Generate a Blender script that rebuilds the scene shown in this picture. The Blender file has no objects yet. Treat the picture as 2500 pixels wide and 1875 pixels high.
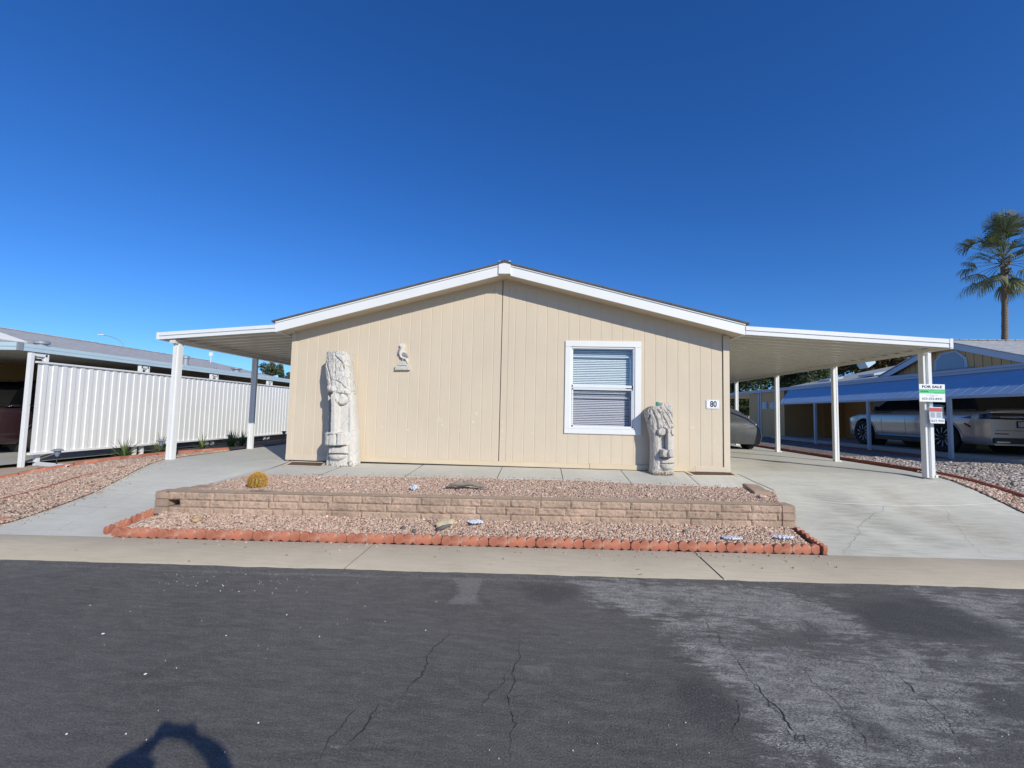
import bpy, bmesh, math, random
import numpy as np
from mathutils import Vector, Matrix, noise as mnoise
random.seed(7); RNG = np.random.default_rng(11)
S = bpy.context.scene
COL = S.collection

# ------------------------------------------------------------------ camera, world, sun, exposure
FPX = 1070.0; PCX, PCY = 1250.0, 937.5; CAMH = 1.7
def _basis(vp=(1316, 1008), roll=1.1):
    r = math.radians(roll)
    d = np.array([vp[0]-PCX, vp[1]-PCY, FPX]); d /= np.linalg.norm(d)
    up = np.array([math.sin(r), -math.cos(r), 0.0]); up -= d*np.dot(up, d); up /= np.linalg.norm(up)
    x = np.cross(d, up); x = x if x[0] > 0 else -x
    return np.array([x, d, up])
RW = _basis(); CAMP = np.array([0, 0, CAMH])
cam_d = bpy.data.cameras.new('camera'); cam = bpy.data.objects.new('camera', cam_d); COL.objects.link(cam)
cx_, cy_, cz_ = RW@np.array([1, 0, 0]), RW@np.array([0, -1, 0]), RW@np.array([0, 0, -1])
cam.matrix_world = Matrix(((cx_[0], cy_[0], cz_[0], 0), (cx_[1], cy_[1], cz_[1], 0), (cx_[2], cy_[2], cz_[2], CAMH), (0, 0, 0, 1)))
cam_d.sensor_width = 36; cam_d.lens = FPX/2500*36; cam_d.clip_start = 0.05; cam_d.clip_end = 2000
S.camera = cam
SUN = Vector((0.80, -1.0, 0.735)).normalized()       # direction towards the sun
W = bpy.data.worlds.new('World'); S.world = W; W.use_nodes = True
nt = W.node_tree; nt.nodes.clear()
wo = nt.nodes.new('ShaderNodeOutputWorld'); bg = nt.nodes.new('ShaderNodeBackground'); sk = nt.nodes.new('ShaderNodeTexSky')
sk.sky_type = 'NISHITA'; sk.sun_disc = False; sk.sun_elevation = math.asin(SUN.z)
sk.sun_rotation = math.atan2(SUN.x, SUN.y); sk.altitude = 300; sk.air_density = 1.0; sk.dust_density = 0.25; sk.ozone_density = 3.0
hs = nt.nodes.new('ShaderNodeHueSaturation'); hs.inputs['Saturation'].default_value = 1.22
tm = nt.nodes.new('ShaderNodeMix'); tm.data_type = 'RGBA'; tm.blend_type = 'MULTIPLY'; tm.inputs[0].default_value = 1; tm.inputs[7].default_value = (.46, .75, 1.16, 1)
nt.links.new(sk.outputs[0], hs.inputs['Color']); nt.links.new(hs.outputs[0], tm.inputs[6]); nt.links.new(tm.outputs[2], bg.inputs[0])
bg.inputs[1].default_value = 0.12
nt.links.new(bg.outputs[0], wo.inputs[0])
sl = bpy.data.lights.new('sun', 'SUN'); sl.energy = 4.1; sl.angle = math.radians(0.53); sl.color = (1, 0.945, 0.83)
so = bpy.data.objects.new('sun', sl); COL.objects.link(so); so.rotation_euler = SUN.to_track_quat('Z', 'Y').to_euler(); so.location = (5, -8, 9)
S.view_settings.view_transform = 'Standard'; S.view_settings.look = 'None'; S.view_settings.gamma = 1; S.view_settings.exposure = 0.0
S.view_settings.use_curve_mapping = False
S.cycles.max_bounces = 8; S.cycles.transparent_max_bounces = 12

# ------------------------------------------------------------------ measuring helpers
def _ray(u, v): return RW@np.array([u-PCX, v-PCY, FPX])
def on_y(u, v, y): d = _ray(u, v); return CAMP+d*(y/d[1])
def on_x(u, v, x): d = _ray(u, v); return CAMP+d*(x/d[0])
def on_z(u, v, z): d = _ray(u, v); return CAMP+d*((z-CAMH)/d[2])
def to_px(P):
    c = (np.asarray(P)-CAMP)@RW
    return PCX+FPX*c[..., 0]/c[..., 2], PCY+FPX*c[..., 1]/c[..., 2]
def sb(x): return 5.56+.057*x        # back edge of the pavement
def gy(x): return 4.69+.049*x        # kerb line against the road
_T = [0, .3, .6, 1.34, 1.69, 2.12, 2.5, 2.9, 3.5]; _Z = [0, .055, .12, .275, .38, .51, .59, .64, .65]
def hz(x, y):
    x = np.asarray(x, float); y = np.asarray(y, float)
    t = y-sb(x)
    k = np.interp(t, _T, _Z)
    return .03*np.clip((y-gy(x))/.3, 0, 1)+k*(1+.045*np.clip(x/5, -1, 1)-.30*np.clip((-7.3-x)/2.6, 0, 1))
def hit(u, v, dz=0.0):
    d = _ray(u, v); k = np.arange(1.0, 60, .004)
    P = CAMP+d[None, :]*(k[:, None]/d[1])
    below = P[:, 2] < hz(P[:, 0], P[:, 1])+dz
    i = int(np.argmax(below)) if below.any() else len(k)-1
    return P[i]

# ------------------------------------------------------------------ object helpers
ORG = {}
def finish(o, parent):
    COL.objects.link(o)
    if parent is not None: o.parent = parent
    return o
def tag(o, label=None, cat=None, group=None, kind=None):
    if label: o['label'] = label
    if cat: o['category'] = cat
    if group: o['group'] = group
    if kind: o['kind'] = kind
    return o
def thing(name, label, cat, loc=(0, 0, 0), group=None):
    o = bpy.data.objects.new(name, None); o.empty_display_size = .2; COL.objects.link(o); o.location = loc
    ORG[o.name] = np.array(loc, float); return tag(o, label, cat, group)
def mesh_obj(name, V, F, mat=None, parent=None, smooth=False, org=None):
    V = np.asarray(V, float).reshape(-1, 3)
    if org is None: org = ORG.get(parent.name, np.zeros(3)) if parent is not None else np.zeros(3)
    me = bpy.data.meshes.new(name); me.from_pydata((V-org).tolist(), [], F); me.validate(); me.update()
    if mat is not None: me.materials.append(mat)
    if smooth:
        me.polygons.foreach_set('use_smooth', [True]*len(me.polygons))
        if smooth != 'all': me.set_sharp_from_angle(angle=math.radians(40))
    o = bpy.data.objects.new(name, me); finish(o, parent)
    if parent is None: o.location = org
    ORG[o.name] = np.array(org, float)
    return o
class MB:
    def __init__(s): s.v = []; s.f = []
    def add(s, V, F):
        n = len(s.v); s.v += [tuple(map(float, p)) for p in V]; s.f += [tuple(i+n for i in f) for f in F]; return s
    def box(s, x0, x1, y0, y1, z0, z1):
        return s.add([(x0, y0, z0), (x1, y0, z0), (x1, y1, z0), (x0, y1, z0), (x0, y0, z1), (x1, y0, z1), (x1, y1, z1), (x0, y1, z1)],
                     [(0, 3, 2, 1), (4, 5, 6, 7), (0, 1, 5, 4), (1, 2, 6, 5), (2, 3, 7, 6), (3, 0, 4, 7)])
    def bevbox(s, x0, x1, y0, y1, z0, z1, b=.01):
        bm = bmesh.new(); bmesh.ops.create_cube(bm, size=1)
        for v in bm.verts: v.co = Vector(((x0+x1)/2+v.co.x*(x1-x0), (y0+y1)/2+v.co.y*(y1-y0), (z0+z1)/2+v.co.z*(z1-z0)))
        bmesh.ops.bevel(bm, geom=bm.edges[:], offset=b, segments=2, affect='EDGES'); bm.verts.index_update()
        s.add([v.co for v in bm.verts], [[v.index for v in f.verts] for f in bm.faces]); bm.free(); return s
    def hexa(s, P):  # 8 corners: 4 bottom (ccw), 4 top
        return s.add(P, [(0, 3, 2, 1), (4, 5, 6, 7), (0, 1, 5, 4), (1, 2, 6, 5), (2, 3, 7, 6), (3, 0, 4, 7)])
    def prism(s, pts, vec):  # planar outline extruded by vec
        n = len(pts); P = [np.array(p, float) for p in pts]; v = np.array(vec, float)
        return s.add(P+[p+v for p in P], [tuple(range(n))[::-1], tuple(range(n, 2*n))]+[(i, (i+1) % n, (i+1) % n+n, i+n) for i in range(n)])
    def tube(s, pts, rad, n=8, cap=True):
        P = [Vector(p) for p in pts]; R = rad if hasattr(rad, '__len__') else [rad]*len(P)
        V = []; prev = None
        for i, p in enumerate(P):
            t = (P[min(i+1, len(P)-1)]-P[max(i-1, 0)]).normalized()
            a = t.orthogonal().normalized() if prev is None else (prev-t*prev.dot(t)).normalized()
            prev = a; b = t.cross(a)
            for k in range(n): an = 2*math.pi*k/n; V.append(p+(a*math.cos(an)+b*math.sin(an))*R[i])
        F = [(i*n+k, i*n+(k+1) % n, (i+1)*n+(k+1) % n, (i+1)*n+k) for i in range(len(P)-1) for k in range(n)]
        if cap: F += [tuple(range(n))[::-1], tuple(range((len(P)-1)*n, len(P)*n))]
        return s.add(V, F)
    def grid(s, V, nu, nv, close_u=False):  # V indexed [i*nv+j]
        F = [(i*nv+j, ((i+1) % nu)*nv+j, ((i+1) % nu)*nv+j+1, i*nv+j+1) for i in range(nu if close_u else nu-1) for j in range(nv-1)]
        return s.add(V, F)
    def lathe(s, prof, c, n=24, axis='z'):
        V = []
        for k in range(n):
            a = 2*math.pi*k/n
            for r, h in prof:
                p = (r*math.cos(a), r*math.sin(a), h) if axis == 'z' else ((h, r*math.cos(a), r*math.sin(a)) if axis == 'x' else (r*math.cos(a), h, r*math.sin(a)))
                V.append((c[0]+p[0], c[1]+p[1], c[2]+p[2]))
        return s.grid(V, n, len(prof), True)
    def build(s, name, mat, parent=None, smooth=False, org=None): return mesh_obj(name, s.v, s.f, mat, parent, smooth, org)
def copy_tree(o, parent=None):
    c = o.copy(); COL.objects.link(c); c.parent = parent
    for ch in list(o.children): copy_tree(ch, c)
    return c

# ------------------------------------------------------------------ materials
def _n(t, typ, **kw):
    nd = t.nodes.new(typ)
    for k, v in kw.items():
        if k in nd.inputs: nd.inputs[k].default_value = v
        else: setattr(nd, k, v)
    return nd
def ramp(t, fac, stops):
    r = t.nodes.new('ShaderNodeValToRGB'); e = r.color_ramp.elements
    while len(e) < len(stops): e.new(.5)
    for q, (p, c) in zip(e, stops): q.position = p; q.color = (c, c, c, 1) if not hasattr(c, '__len__') else (*c, 1)
    t.links.new(fac, r.inputs[0]); return r.outputs[0]
def mixc(t, fac, a, b, mode='MIX'):
    m = t.nodes.new('ShaderNodeMix'); m.data_type = 'RGBA'; m.blend_type = mode
    for i, s_ in ((0, fac), (6, a), (7, b)):
        if hasattr(s_, 'links'): t.links.new(s_, m.inputs[i])
        elif i == 0: m.inputs[0].default_value = s_
        else: m.inputs[i].default_value = (*s_, 1)
    return m.outputs[2]
def noise(t, vec, scale, detail=4, rough=.55, dist=0.0):
    n_ = _n(t, 'ShaderNodeTexNoise'); n_.inputs['Scale'].default_value = scale; n_.inputs['Detail'].default_value = detail
    n_.inputs['Roughness'].default_value = rough; n_.inputs['Distortion'].default_value = dist
    if vec is not None: t.links.new(vec, n_.inputs['Vector'])
    return n_.outputs['Fac']
def coords(t, scale=(1, 1, 1), rot=(0, 0, 0)):
    tc = t.nodes.new('ShaderNodeTexCoord'); mp = t.nodes.new('ShaderNodeMapping')
    mp.inputs['Scale'].default_value = scale; mp.inputs['Rotation'].default_value = rot
    t.links.new(tc.outputs['Object'], mp.inputs['Vector']); return mp.outputs[0]
def base(name, rough=.6, metal=0.0, spec=.5):
    m = bpy.data.materials.new(name); m.use_nodes = True; t = m.node_tree; b = t.nodes['Principled BSDF']
    b.inputs['Roughness'].default_value = rough; b.inputs['Metallic'].default_value = metal; b.inputs['Specular IOR Level'].default_value = spec
    return m, t, b
def bump(t, b, h, strength=.3, dist=.01):
    n_ = t.nodes.new('ShaderNodeBump'); n_.inputs['Strength'].default_value = strength; n_.inputs['Distance'].default_value = dist
    t.links.new(h, n_.inputs['Height']); t.links.new(n_.outputs[0], b.inputs['Normal']); return n_
def simple(name, c, rough=.55, metal=0.0, var=.12, scale=3.0, fine=60.0, bmp=.08, stretch=(1, 1, 1), spec=.5, dirt=None):
    m, t, b = base(name, rough, metal, spec); v = coords(t, stretch)
    n1 = noise(t, v, scale, 5); n2 = noise(t, v, fine, 3)
    lo = tuple(x*(1-var) for x in c); hi = tuple(min(1, x*(1+var)) for x in c)
    f = ramp(t, n1, [(.3, 0.0), (.7, 1.0)]); col = mixc(t, f, lo, hi)
    if dirt:
        d = ramp(t, noise(t, v, dirt[1], 7, .7), [(dirt[2], 0.0), (dirt[2]+.12, 1.0)]); col = mixc(t, d, col, dirt[0])
    t.links.new(col, b.inputs['Base Color'])
    if bmp: bump(t, b, n2, bmp, .004)
    rr = t.nodes.new('ShaderNodeMapRange'); rr.inputs['To Min'].default_value = max(.02, rough-.08); rr.inputs['To Max'].default_value = min(1, rough+.08)
    t.links.new(n1, rr.inputs['Value']); t.links.new(rr.outputs[0], b.inputs['Roughness'])
    return m
M = {}
def m_siding():
    m, t, b = base('tan_siding_paint', .62); v = coords(t); c = (.645, .545, .405)
    n1 = noise(t, v, .7, 6, .6); n2 = noise(t, coords(t, (1, 1, .12)), 9, 7, .7); n3 = noise(t, coords(t, (1, 1, .25)), 70, 4, .7)
    col = mixc(t, ramp(t, n1, [(.3, 0.0), (.7, 1.0)]), tuple(x*.955 for x in c), tuple(x*1.03 for x in c))
    col = mixc(t, ramp(t, n2, [(.5, 0.0), (.8, .30)]), col, tuple(x*.86 for x in c))
    tc = t.nodes.new('ShaderNodeTexCoord'); sx = t.nodes.new('ShaderNodeSeparateXYZ'); t.links.new(tc.outputs['Object'], sx.inputs[0])
    mr = t.nodes.new('ShaderNodeMapRange'); mr.inputs['From Min'].default_value = .0; mr.inputs['From Max'].default_value = .45; mr.inputs['To Min'].default_value = .55; mr.inputs['To Max'].default_value = 0; t.links.new(sx.outputs[2], mr.inputs['Value'])
    mm = t.nodes.new('ShaderNodeMath'); mm.operation = 'MULTIPLY'; t.links.new(mr.outputs[0], mm.inputs[0]); t.links.new(ramp(t, noise(t, v, 3, 7, .7), [(.4, 0.0), (.7, 1.0)]), mm.inputs[1])
    col = mixc(t, mm.outputs[0], col, (.60, .47, .32))
    t.links.new(col, b.inputs['Base Color']); bn = bump(t, b, n3, .22, .004)
    bn2 = t.nodes.new('ShaderNodeBump'); bn2.inputs['Strength'].default_value = .35; bn2.inputs['Distance'].default_value = .03; t.links.new(noise(t, coords(t, (1, 1, .5)), 2.2, 3), bn2.inputs['Height']); t.links.new(bn2.outputs[0], bn.inputs['Normal'])
    return m
M['siding'] = m_siding()
M['siding_trim'] = simple('tan_trim_paint', (.66, .56, .42), .6, var=.03, scale=2, fine=50, bmp=.1)
M['skirt'] = simple('skirt_paint', (.66, .54, .37), .6, var=.04, scale=3, fine=40, bmp=.12)
M['soffit'] = simple('soffit_paint', (.58, .50, .37), .65, var=.03)
M['white'] = simple('white_paint', (.80, .80, .77), .45, var=.03, scale=1.5, fine=45, bmp=.06, dirt=((.60, .58, .52), 6, .68))
M['white_metal'] = simple('white_enamel_metal', (.78, .785, .77), .33, var=.03, scale=1.3, fine=25, bmp=.04, dirt=((.62, .60, .54), 5, .70))
M['cream_metal'] = simple('cream_enamel_metal', (.70, .68, .60), .32, var=.04, scale=1.3, fine=25, bmp=.03)
M['vinyl'] = simple('white_vinyl', (.78, .80, .80), .35, var=.02, fine=30, bmp=.02)
M['gap'] = simple('dark_gap', (.03, .025, .02), .9, bmp=0)
M['blinds'] = simple('blind_slats', (.88, .88, .86), .4, var=.02, bmp=0)
M['room'] = simple('dark_room', (.06, .06, .07), .9, bmp=0)
M['shingle_grey'] = None
M['black'] = simple('black_plastic', (.015, .015, .017), .45, bmp=.03)
M['rubber'] = simple('tyre_rubber', (.018, .018, .019), .85, var=.3, scale=8, bmp=.2)
M['chrome'] = simple('bright_metal', (.75, .76, .78), .18, 1.0, var=.03, bmp=0)
M['grey_pole'] = simple('galvanised_pole', (.34, .36, .38), .5, .3)
M['sign_white'] = simple('sign_white', (.82, .83, .86), .5, var=.02, bmp=0)
M['ink'] = simple('black_ink', (.02, .02, .03), .6, bmp=0)
M['ink_grey'] = simple('grey_ink', (.12, .13, .16), .6, bmp=0)
M['sign_green'] = simple('green_print', (.10, .55, .22), .5, var=.02, bmp=0)
M['green_ink'] = simple('dark_green_ink', (.02, .22, .09), .5, bmp=0)
M['red_ink'] = simple('red_print', (.62, .05, .05), .5, bmp=0)
M['terracotta'] = simple('terracotta_concrete', (.42, .15, .088), .85, var=.30, scale=4, fine=90, bmp=.45, dirt=((.50, .29, .20), 7, .54))
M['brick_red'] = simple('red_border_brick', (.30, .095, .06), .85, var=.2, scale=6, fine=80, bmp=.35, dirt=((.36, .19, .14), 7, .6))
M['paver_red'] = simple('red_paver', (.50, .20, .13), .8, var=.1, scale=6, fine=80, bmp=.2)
M['tan_neigh'] = simple('ochre_siding', (.56, .34, .14), .65, var=.06, scale=1, fine=30, bmp=.12, stretch=(1, 1, .3))
M['grey_trim'] = simple('grey_blue_trim', (.42, .48, .55), .5, var=.03)
M['sky_tinted_awning'] = simple('sky_tinted_awning_metal', (.33, .46, .60), .42, var=.06, scale=2, fine=20, bmp=.03)  # sky reflected in the white metal awning, put into its base colour as blue
M['gutter_blue'] = simple('pale_blue_gutter', (.50, .64, .70), .35, var=.04, scale=2)
M['glass_grey'] = simple('frosted_window', (.20, .24, .33), .15, var=.05, bmp=0)
M['wood_grey'] = simple('driftwood', (.25, .215, .175), .85, var=.35, scale=9, fine=60, bmp=.6, stretch=(.4, 2, 2))
M['wood_pale'] = simple('pale_wood', (.50, .43, .28), .8, var=.25, scale=12, fine=60, bmp=.5)
M['coral'] = simple('bleached_coral', (.66, .71, .78), .7, var=.15, scale=14, fine=70, bmp=.6)
M['rock_peach'] = simple('peach_rock', (.58, .42, .31), .8, var=.2, scale=10, fine=60, bmp=.4)
M['rock_dark'] = simple('dark_rock', (.13, .115, .11), .8, var=.2, scale=10, fine=60, bmp=.4)
M['rock_ochre'] = simple('ochre_rock', (.42, .29, .15), .8, var=.3, scale=12, fine=60, bmp=.5)
M['skin'] = simple('skin', (.48, .28, .20), .5, bmp=.05)
M['shirt'] = simple('blue_shirt', (.07, .12, .25), .85, bmp=.2)
M['trousers'] = simple('denim', (.05, .07, .12), .85, bmp=.2)
M['hair'] = simple('brown_hair', (.04, .025, .015), .6, bmp=.4, fine=120)
M['vent_wood'] = simple('well_frame_wood', (.56, .47, .34), .7, var=.08)
M['well_dark'] = simple('well_cover_dark', (.09, .05, .035), .8, var=.3, scale=20)
M['plate'] = simple('licence_plate', (.35, .36, .38), .4, var=.25, scale=30, bmp=0)

def m_shingle(name, c, axis='x'):
    m, t, b = base(name, .9); v = coords(t)
    br = _n(t, 'ShaderNodeTexBrick'); br.inputs['Scale'].default_value = 1.0; br.inputs['Brick Width'].default_value = .30
    br.inputs['Row Height'].default_value = .14; br.inputs['Mortar Size'].default_value = .006; br.inputs['Mortar Smooth'].default_value = .1
    br.inputs['Color1'].default_value = (*c, 1); br.inputs['Color2'].default_value = (*(x*.72 for x in c), 1); br.inputs['Mortar'].default_value = (*(x*.35 for x in c), 1)
    if axis == 'y':
        sx = t.nodes.new('ShaderNodeSeparateXYZ'); cx = t.nodes.new('ShaderNodeCombineXYZ')
        t.links.new(v, sx.inputs[0]); t.links.new(sx.outputs[1], cx.inputs[0]); t.links.new(sx.outputs[0], cx.inputs[1]); v2 = cx.outputs[0]
    else: v2 = v
    t.links.new(v2, br.inputs['Vector'])
    col = mixc(t, ramp(t, noise(t, v, 9, 4), [(.35, 0.0), (.7, .55)]), br.outputs['Color'], tuple(x*1.25 for x in c))
    col = mixc(t, ramp(t, noise(t, v, 160, 2), [(.4, 0.0), (.65, .3)]), col, tuple(x*.4 for x in c))
    t.links.new(col, b.inputs['Base Color']); bump(t, b, br.outputs['Fac'], -.5, .01); return m
M['shingle_dark'] = m_shingle('dark_shingle', (.14, .13, .12))
M['shingle_grey'] = m_shingle('grey_shingle', (.50, .49, .47), 'y')
M['shingle_grey_x'] = m_shingle('grey_shingle_street_slope', (.46, .46, .45), 'x')

def m_gravel(name, cols, scale=45):
    m, t, b = base(name, .85); v = coords(t)
    vo = _n(t, 'ShaderNodeTexVoronoi'); vo.inputs['Scale'].default_value = scale; vo.inputs['Randomness'].default_value = 1
    t.links.new(v, vo.inputs['Vector'])
    sp = t.nodes.new('ShaderNodeSeparateColor'); t.links.new(vo.outputs['Color'], sp.inputs[0])
    k = len(cols); st = [(i/(k-1)*.9+.05, c) for i, c in enumerate(cols)]
    col = ramp(t, sp.outputs[0], st)
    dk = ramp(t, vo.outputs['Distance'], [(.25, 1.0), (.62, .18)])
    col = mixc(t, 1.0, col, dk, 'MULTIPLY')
    col = mixc(t, ramp(t, noise(t, v, 2.2, 5), [(.35, 0.0), (.75, .35)]), col, cols[-1])
    t.links.new(col, b.inputs['Base Color'])
    iv = ramp(t, vo.outputs['Distance'], [(0, 1.0), (.6, 0.0)]); bump(t, b, iv, .9, .02); return m
PINK = [(.36, .215, .15), (.50, .335, .24), (.46, .29, .205), (.62, .48, .37), (.42, .27, .19), (.56, .40, .285), (.50, .36, .27)]
GREY = [(.24, .21, .19), (.43, .38, .33), (.14, .125, .115), (.56, .49, .41), (.31, .26, .23), (.42, .33, .26)]
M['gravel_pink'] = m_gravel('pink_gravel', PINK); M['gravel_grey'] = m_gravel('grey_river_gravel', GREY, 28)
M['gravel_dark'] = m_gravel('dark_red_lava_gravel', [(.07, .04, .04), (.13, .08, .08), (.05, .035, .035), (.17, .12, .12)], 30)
def m_stone(name):
    m, t, b = base(name, .8); a = t.nodes.new('ShaderNodeAttribute'); a.attribute_name = 'tint'
    v = coords(t); col = mixc(t, ramp(t, noise(t, v, 120, 2), [(.3, 0.0), (.8, .3)]), a.outputs['Color'], (.75, .66, .56))
    t.links.new(col, b.inputs['Base Color']); return m
M['stones'] = m_stone('gravel_stones')

def m_concrete(name, c, streak_rot=0.0, streak=.3, stain=None, attr=None, cool=None, joints=None):
    m, t, b = base(name, .85); v = coords(t); vs = coords(t, (1.2, 9, 1), (0, 0, streak_rot))
    n1 = noise(t, v, .7, 6, .6); n2 = noise(t, vs, 2.2, 6, .65); n3 = noise(t, v, 260, 2); n4 = noise(t, v, 30, 5, .7)
    col = mixc(t, ramp(t, n1, [(.3, 0.0), (.7, 1.0)]), tuple(x*.88 for x in c), tuple(x*1.1 for x in c))
    col = mixc(t, ramp(t, n2, [(.42, 0.0), (.72, streak)]), col, tuple(x*.62 for x in c))
    col = mixc(t, ramp(t, n4, [(.5, 0.0), (.8, .35)]), col, tuple(min(1, x*1.2) for x in c))
    col = mixc(t, ramp(t, n3, [(.55, 0.0), (.75, .4)]), col, tuple(x*.6 for x in c))
    n5 = noise(t, v, 7, 3, .5); col = mixc(t, ramp(t, n5, [(.70, 0.0), (.76, .45)]), col, tuple(x*.5 for x in c))
    n6 = noise(t, v, 1.7, 8, .75); col = mixc(t, ramp(t, n6, [(.52, 0.0), (.70, .30)]), col, tuple(x*q for x, q in zip(c, (.72, .68, .60))))
    if attr:
        a = t.nodes.new('ShaderNodeAttribute'); a.attribute_name = 'wear'; sp = t.nodes.new('ShaderNodeSeparateColor'); t.links.new(a.outputs['Color'], sp.inputs[0])
        nn = ramp(t, n2, [(.35, .25), (.65, 1.0)])
        mm = t.nodes.new('ShaderNodeMath'); mm.operation = 'MULTIPLY'; t.links.new(sp.outputs[0], mm.inputs[0]); t.links.new(nn, mm.inputs[1])
        col = mixc(t, mm.outputs[0], col, tuple(x*.42 for x in c))
        m2 = t.nodes.new('ShaderNodeMath'); m2.operation = 'MULTIPLY'; t.links.new(sp.outputs[1], m2.inputs[0]); t.links.new(nn, m2.inputs[1])
        col = mixc(t, m2.outputs[0], col, (.33, .27, .19))
    t.links.new(col, b.inputs['Base Color']); bump(t, b, n4, .12, .006); return m
M['conc_path'] = m_concrete('path_concrete', (.545, .53, .455), .5, .3)
M['conc_walk'] = m_concrete('walk_concrete', (.57, .55, .465), 0, .15)
M['conc_drive'] = m_concrete('driveway_concrete', (.575, .555, .46), -1.05, .45, attr=True)
M['conc_side'] = m_concrete('pavement_concrete', (.485, .415, .305), .0, .35)
M['conc_grey'] = m_concrete('grey_concrete', (.40, .39, .36), 0, .2)
M['block'] = simple('retaining_block', (.42, .30, .215), .9, var=.26, scale=3.0, fine=70, bmp=.9, dirt=((.25, .20, .17), 14, .56))
M['block_top'] = simple('block_cap', (.44, .325, .215), .9, var=.1, scale=4, fine=120, bmp=.4)

def m_asphalt():
    m, t, b = base('asphalt', .85); v = coords(t)
    a = t.nodes.new('ShaderNodeAttribute'); a.attribute_name = 'wear'; sp = t.nodes.new('ShaderNodeSeparateColor'); t.links.new(a.outputs['Color'], sp.inputs[0])
    light, dark, smooth_ = sp.outputs[0], sp.outputs[1], sp.outputs[2]
    agg = noise(t, v, 95, 4, .8); agg2 = noise(t, v, 24, 8, .75); big = noise(t, v, .8, 8, .65); mid = noise(t, v, 5, 9, .72)
    st = noise(t, coords(t, (1, 3.4, 1), (0, 0, .30)), 5, 9, .75); st2 = noise(t, coords(t, (1, 5, 1), (0, 0, -.5)), 2.0, 9, .7)
    col = mixc(t, ramp(t, big, [(.3, 0.0), (.7, 1.0)]), (.086, .080, .069), (.138, .129, .112))
    col = mixc(t, ramp(t, st, [(.46, 0.0), (.64, .8)]), col, (.18, .168, .147))
    col = mixc(t, ramp(t, agg2, [(.54, 0.0), (.66, .6)]), col, (.215, .203, .18))
    col = mixc(t, ramp(t, st2, [(.52, 0.0), (.68, .55)]), col, (.058, .055, .05))
    def mask(x, parts, lo, hi, gain):
        cur = x
        for nz, k in parts:
            c = t.nodes.new('ShaderNodeMath'); c.operation = 'SUBTRACT'; t.links.new(nz, c.inputs[0]); c.inputs[1].default_value = .5
            ad = t.nodes.new('ShaderNodeMath'); ad.operation = 'MULTIPLY_ADD'; t.links.new(c.outputs[0], ad.inputs[0]); ad.inputs[1].default_value = k; t.links.new(cur, ad.inputs[2]); cur = ad.outputs[0]
        return ramp(t, cur, [(lo, 0.0), (hi, gain)])
    lf = mask(light, [(mid, 1.9), (st, 2.0), (st2, 1.6)], .44, .78, 1.0)
    vd = t.nodes.new('ShaderNodeVectorMath'); vd.operation = 'ADD'; nv = _n(t, 'ShaderNodeTexNoise'); nv.inputs['Scale'].default_value = 22; nv.inputs['Detail'].default_value = 4; t.links.new(v, nv.inputs['Vector'])
    sc = t.nodes.new('ShaderNodeVectorMath'); sc.operation = 'SCALE'; sc.inputs['Scale'].default_value = .05; t.links.new(nv.outputs['Color'], sc.inputs[0]); t.links.new(v, vd.inputs[0]); t.links.new(sc.outputs[0], vd.inputs[1])
    mpv = t.nodes.new('ShaderNodeMapping'); mpv.inputs['Scale'].default_value = (.6, 1.5, 1); mpv.inputs['Rotation'].default_value = (0, 0, .35); t.links.new(vd.outputs[0], mpv.inputs[0])
    vo = _n(t, 'ShaderNodeTexVoronoi'); vo.feature = 'DISTANCE_TO_EDGE'; vo.inputs['Scale'].default_value = 52; t.links.new(mpv.outputs[0], vo.inputs['Vector'])
    cr = ramp(t, vo.outputs['Distance'], [(.02, 1.0), (.15, 0.0)])
    crm = t.nodes.new('ShaderNodeMath'); crm.operation = 'MULTIPLY'; t.links.new(cr, crm.inputs[0]); t.links.new(ramp(t, mid, [(.35, .25), (.6, 1.0)]), crm.inputs[1])
    pale = mixc(t, ramp(t, st, [(.4, 0.0), (.62, 1.0)]), (.25, .237, .208), (.50, .475, .42))
    pale = mixc(t, crm.outputs[0], pale, (.05, .049, .047))
    col = mixc(t, lf, col, pale)
    col = mixc(t, mask(dark, [(mid, 2.0), (st, 1.8), (agg2, 1.0)], .45, .95, .7), col, (.046, .045, .043))
    col = mixc(t, mask(smooth_, [(agg2, 1.2), (mid, .8)], .52, .95, .6), col, (.30, .285, .25))
    col = mixc(t, ramp(t, agg, [(.53, 0.0), (.66, .75)]), col, (.27, .262, .245))
    col = mixc(t, ramp(t, agg, [(.34, .9), (.46, 0.0)]), col, (.020, .020, .020))
    t.links.new(col, b.inputs['Base Color']); bn = bump(t, b, agg, 1.0, .008)
    bn2 = t.nodes.new('ShaderNodeBump'); bn2.inputs['Strength'].default_value = .5; bn2.inputs['Distance'].default_value = .015; t.links.new(agg2, bn2.inputs['Height']); t.links.new(bn2.outputs[0], bn.inputs['Normal'])
    return m
M['asphalt'] = m_asphalt()
M['crack'] = simple('crack_dark', (.012, .012, .013), .95, bmp=0)
M['tar'] = simple('tar_seal', (.035, .036, .04), .6, var=.3, scale=12, bmp=.2)

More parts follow.
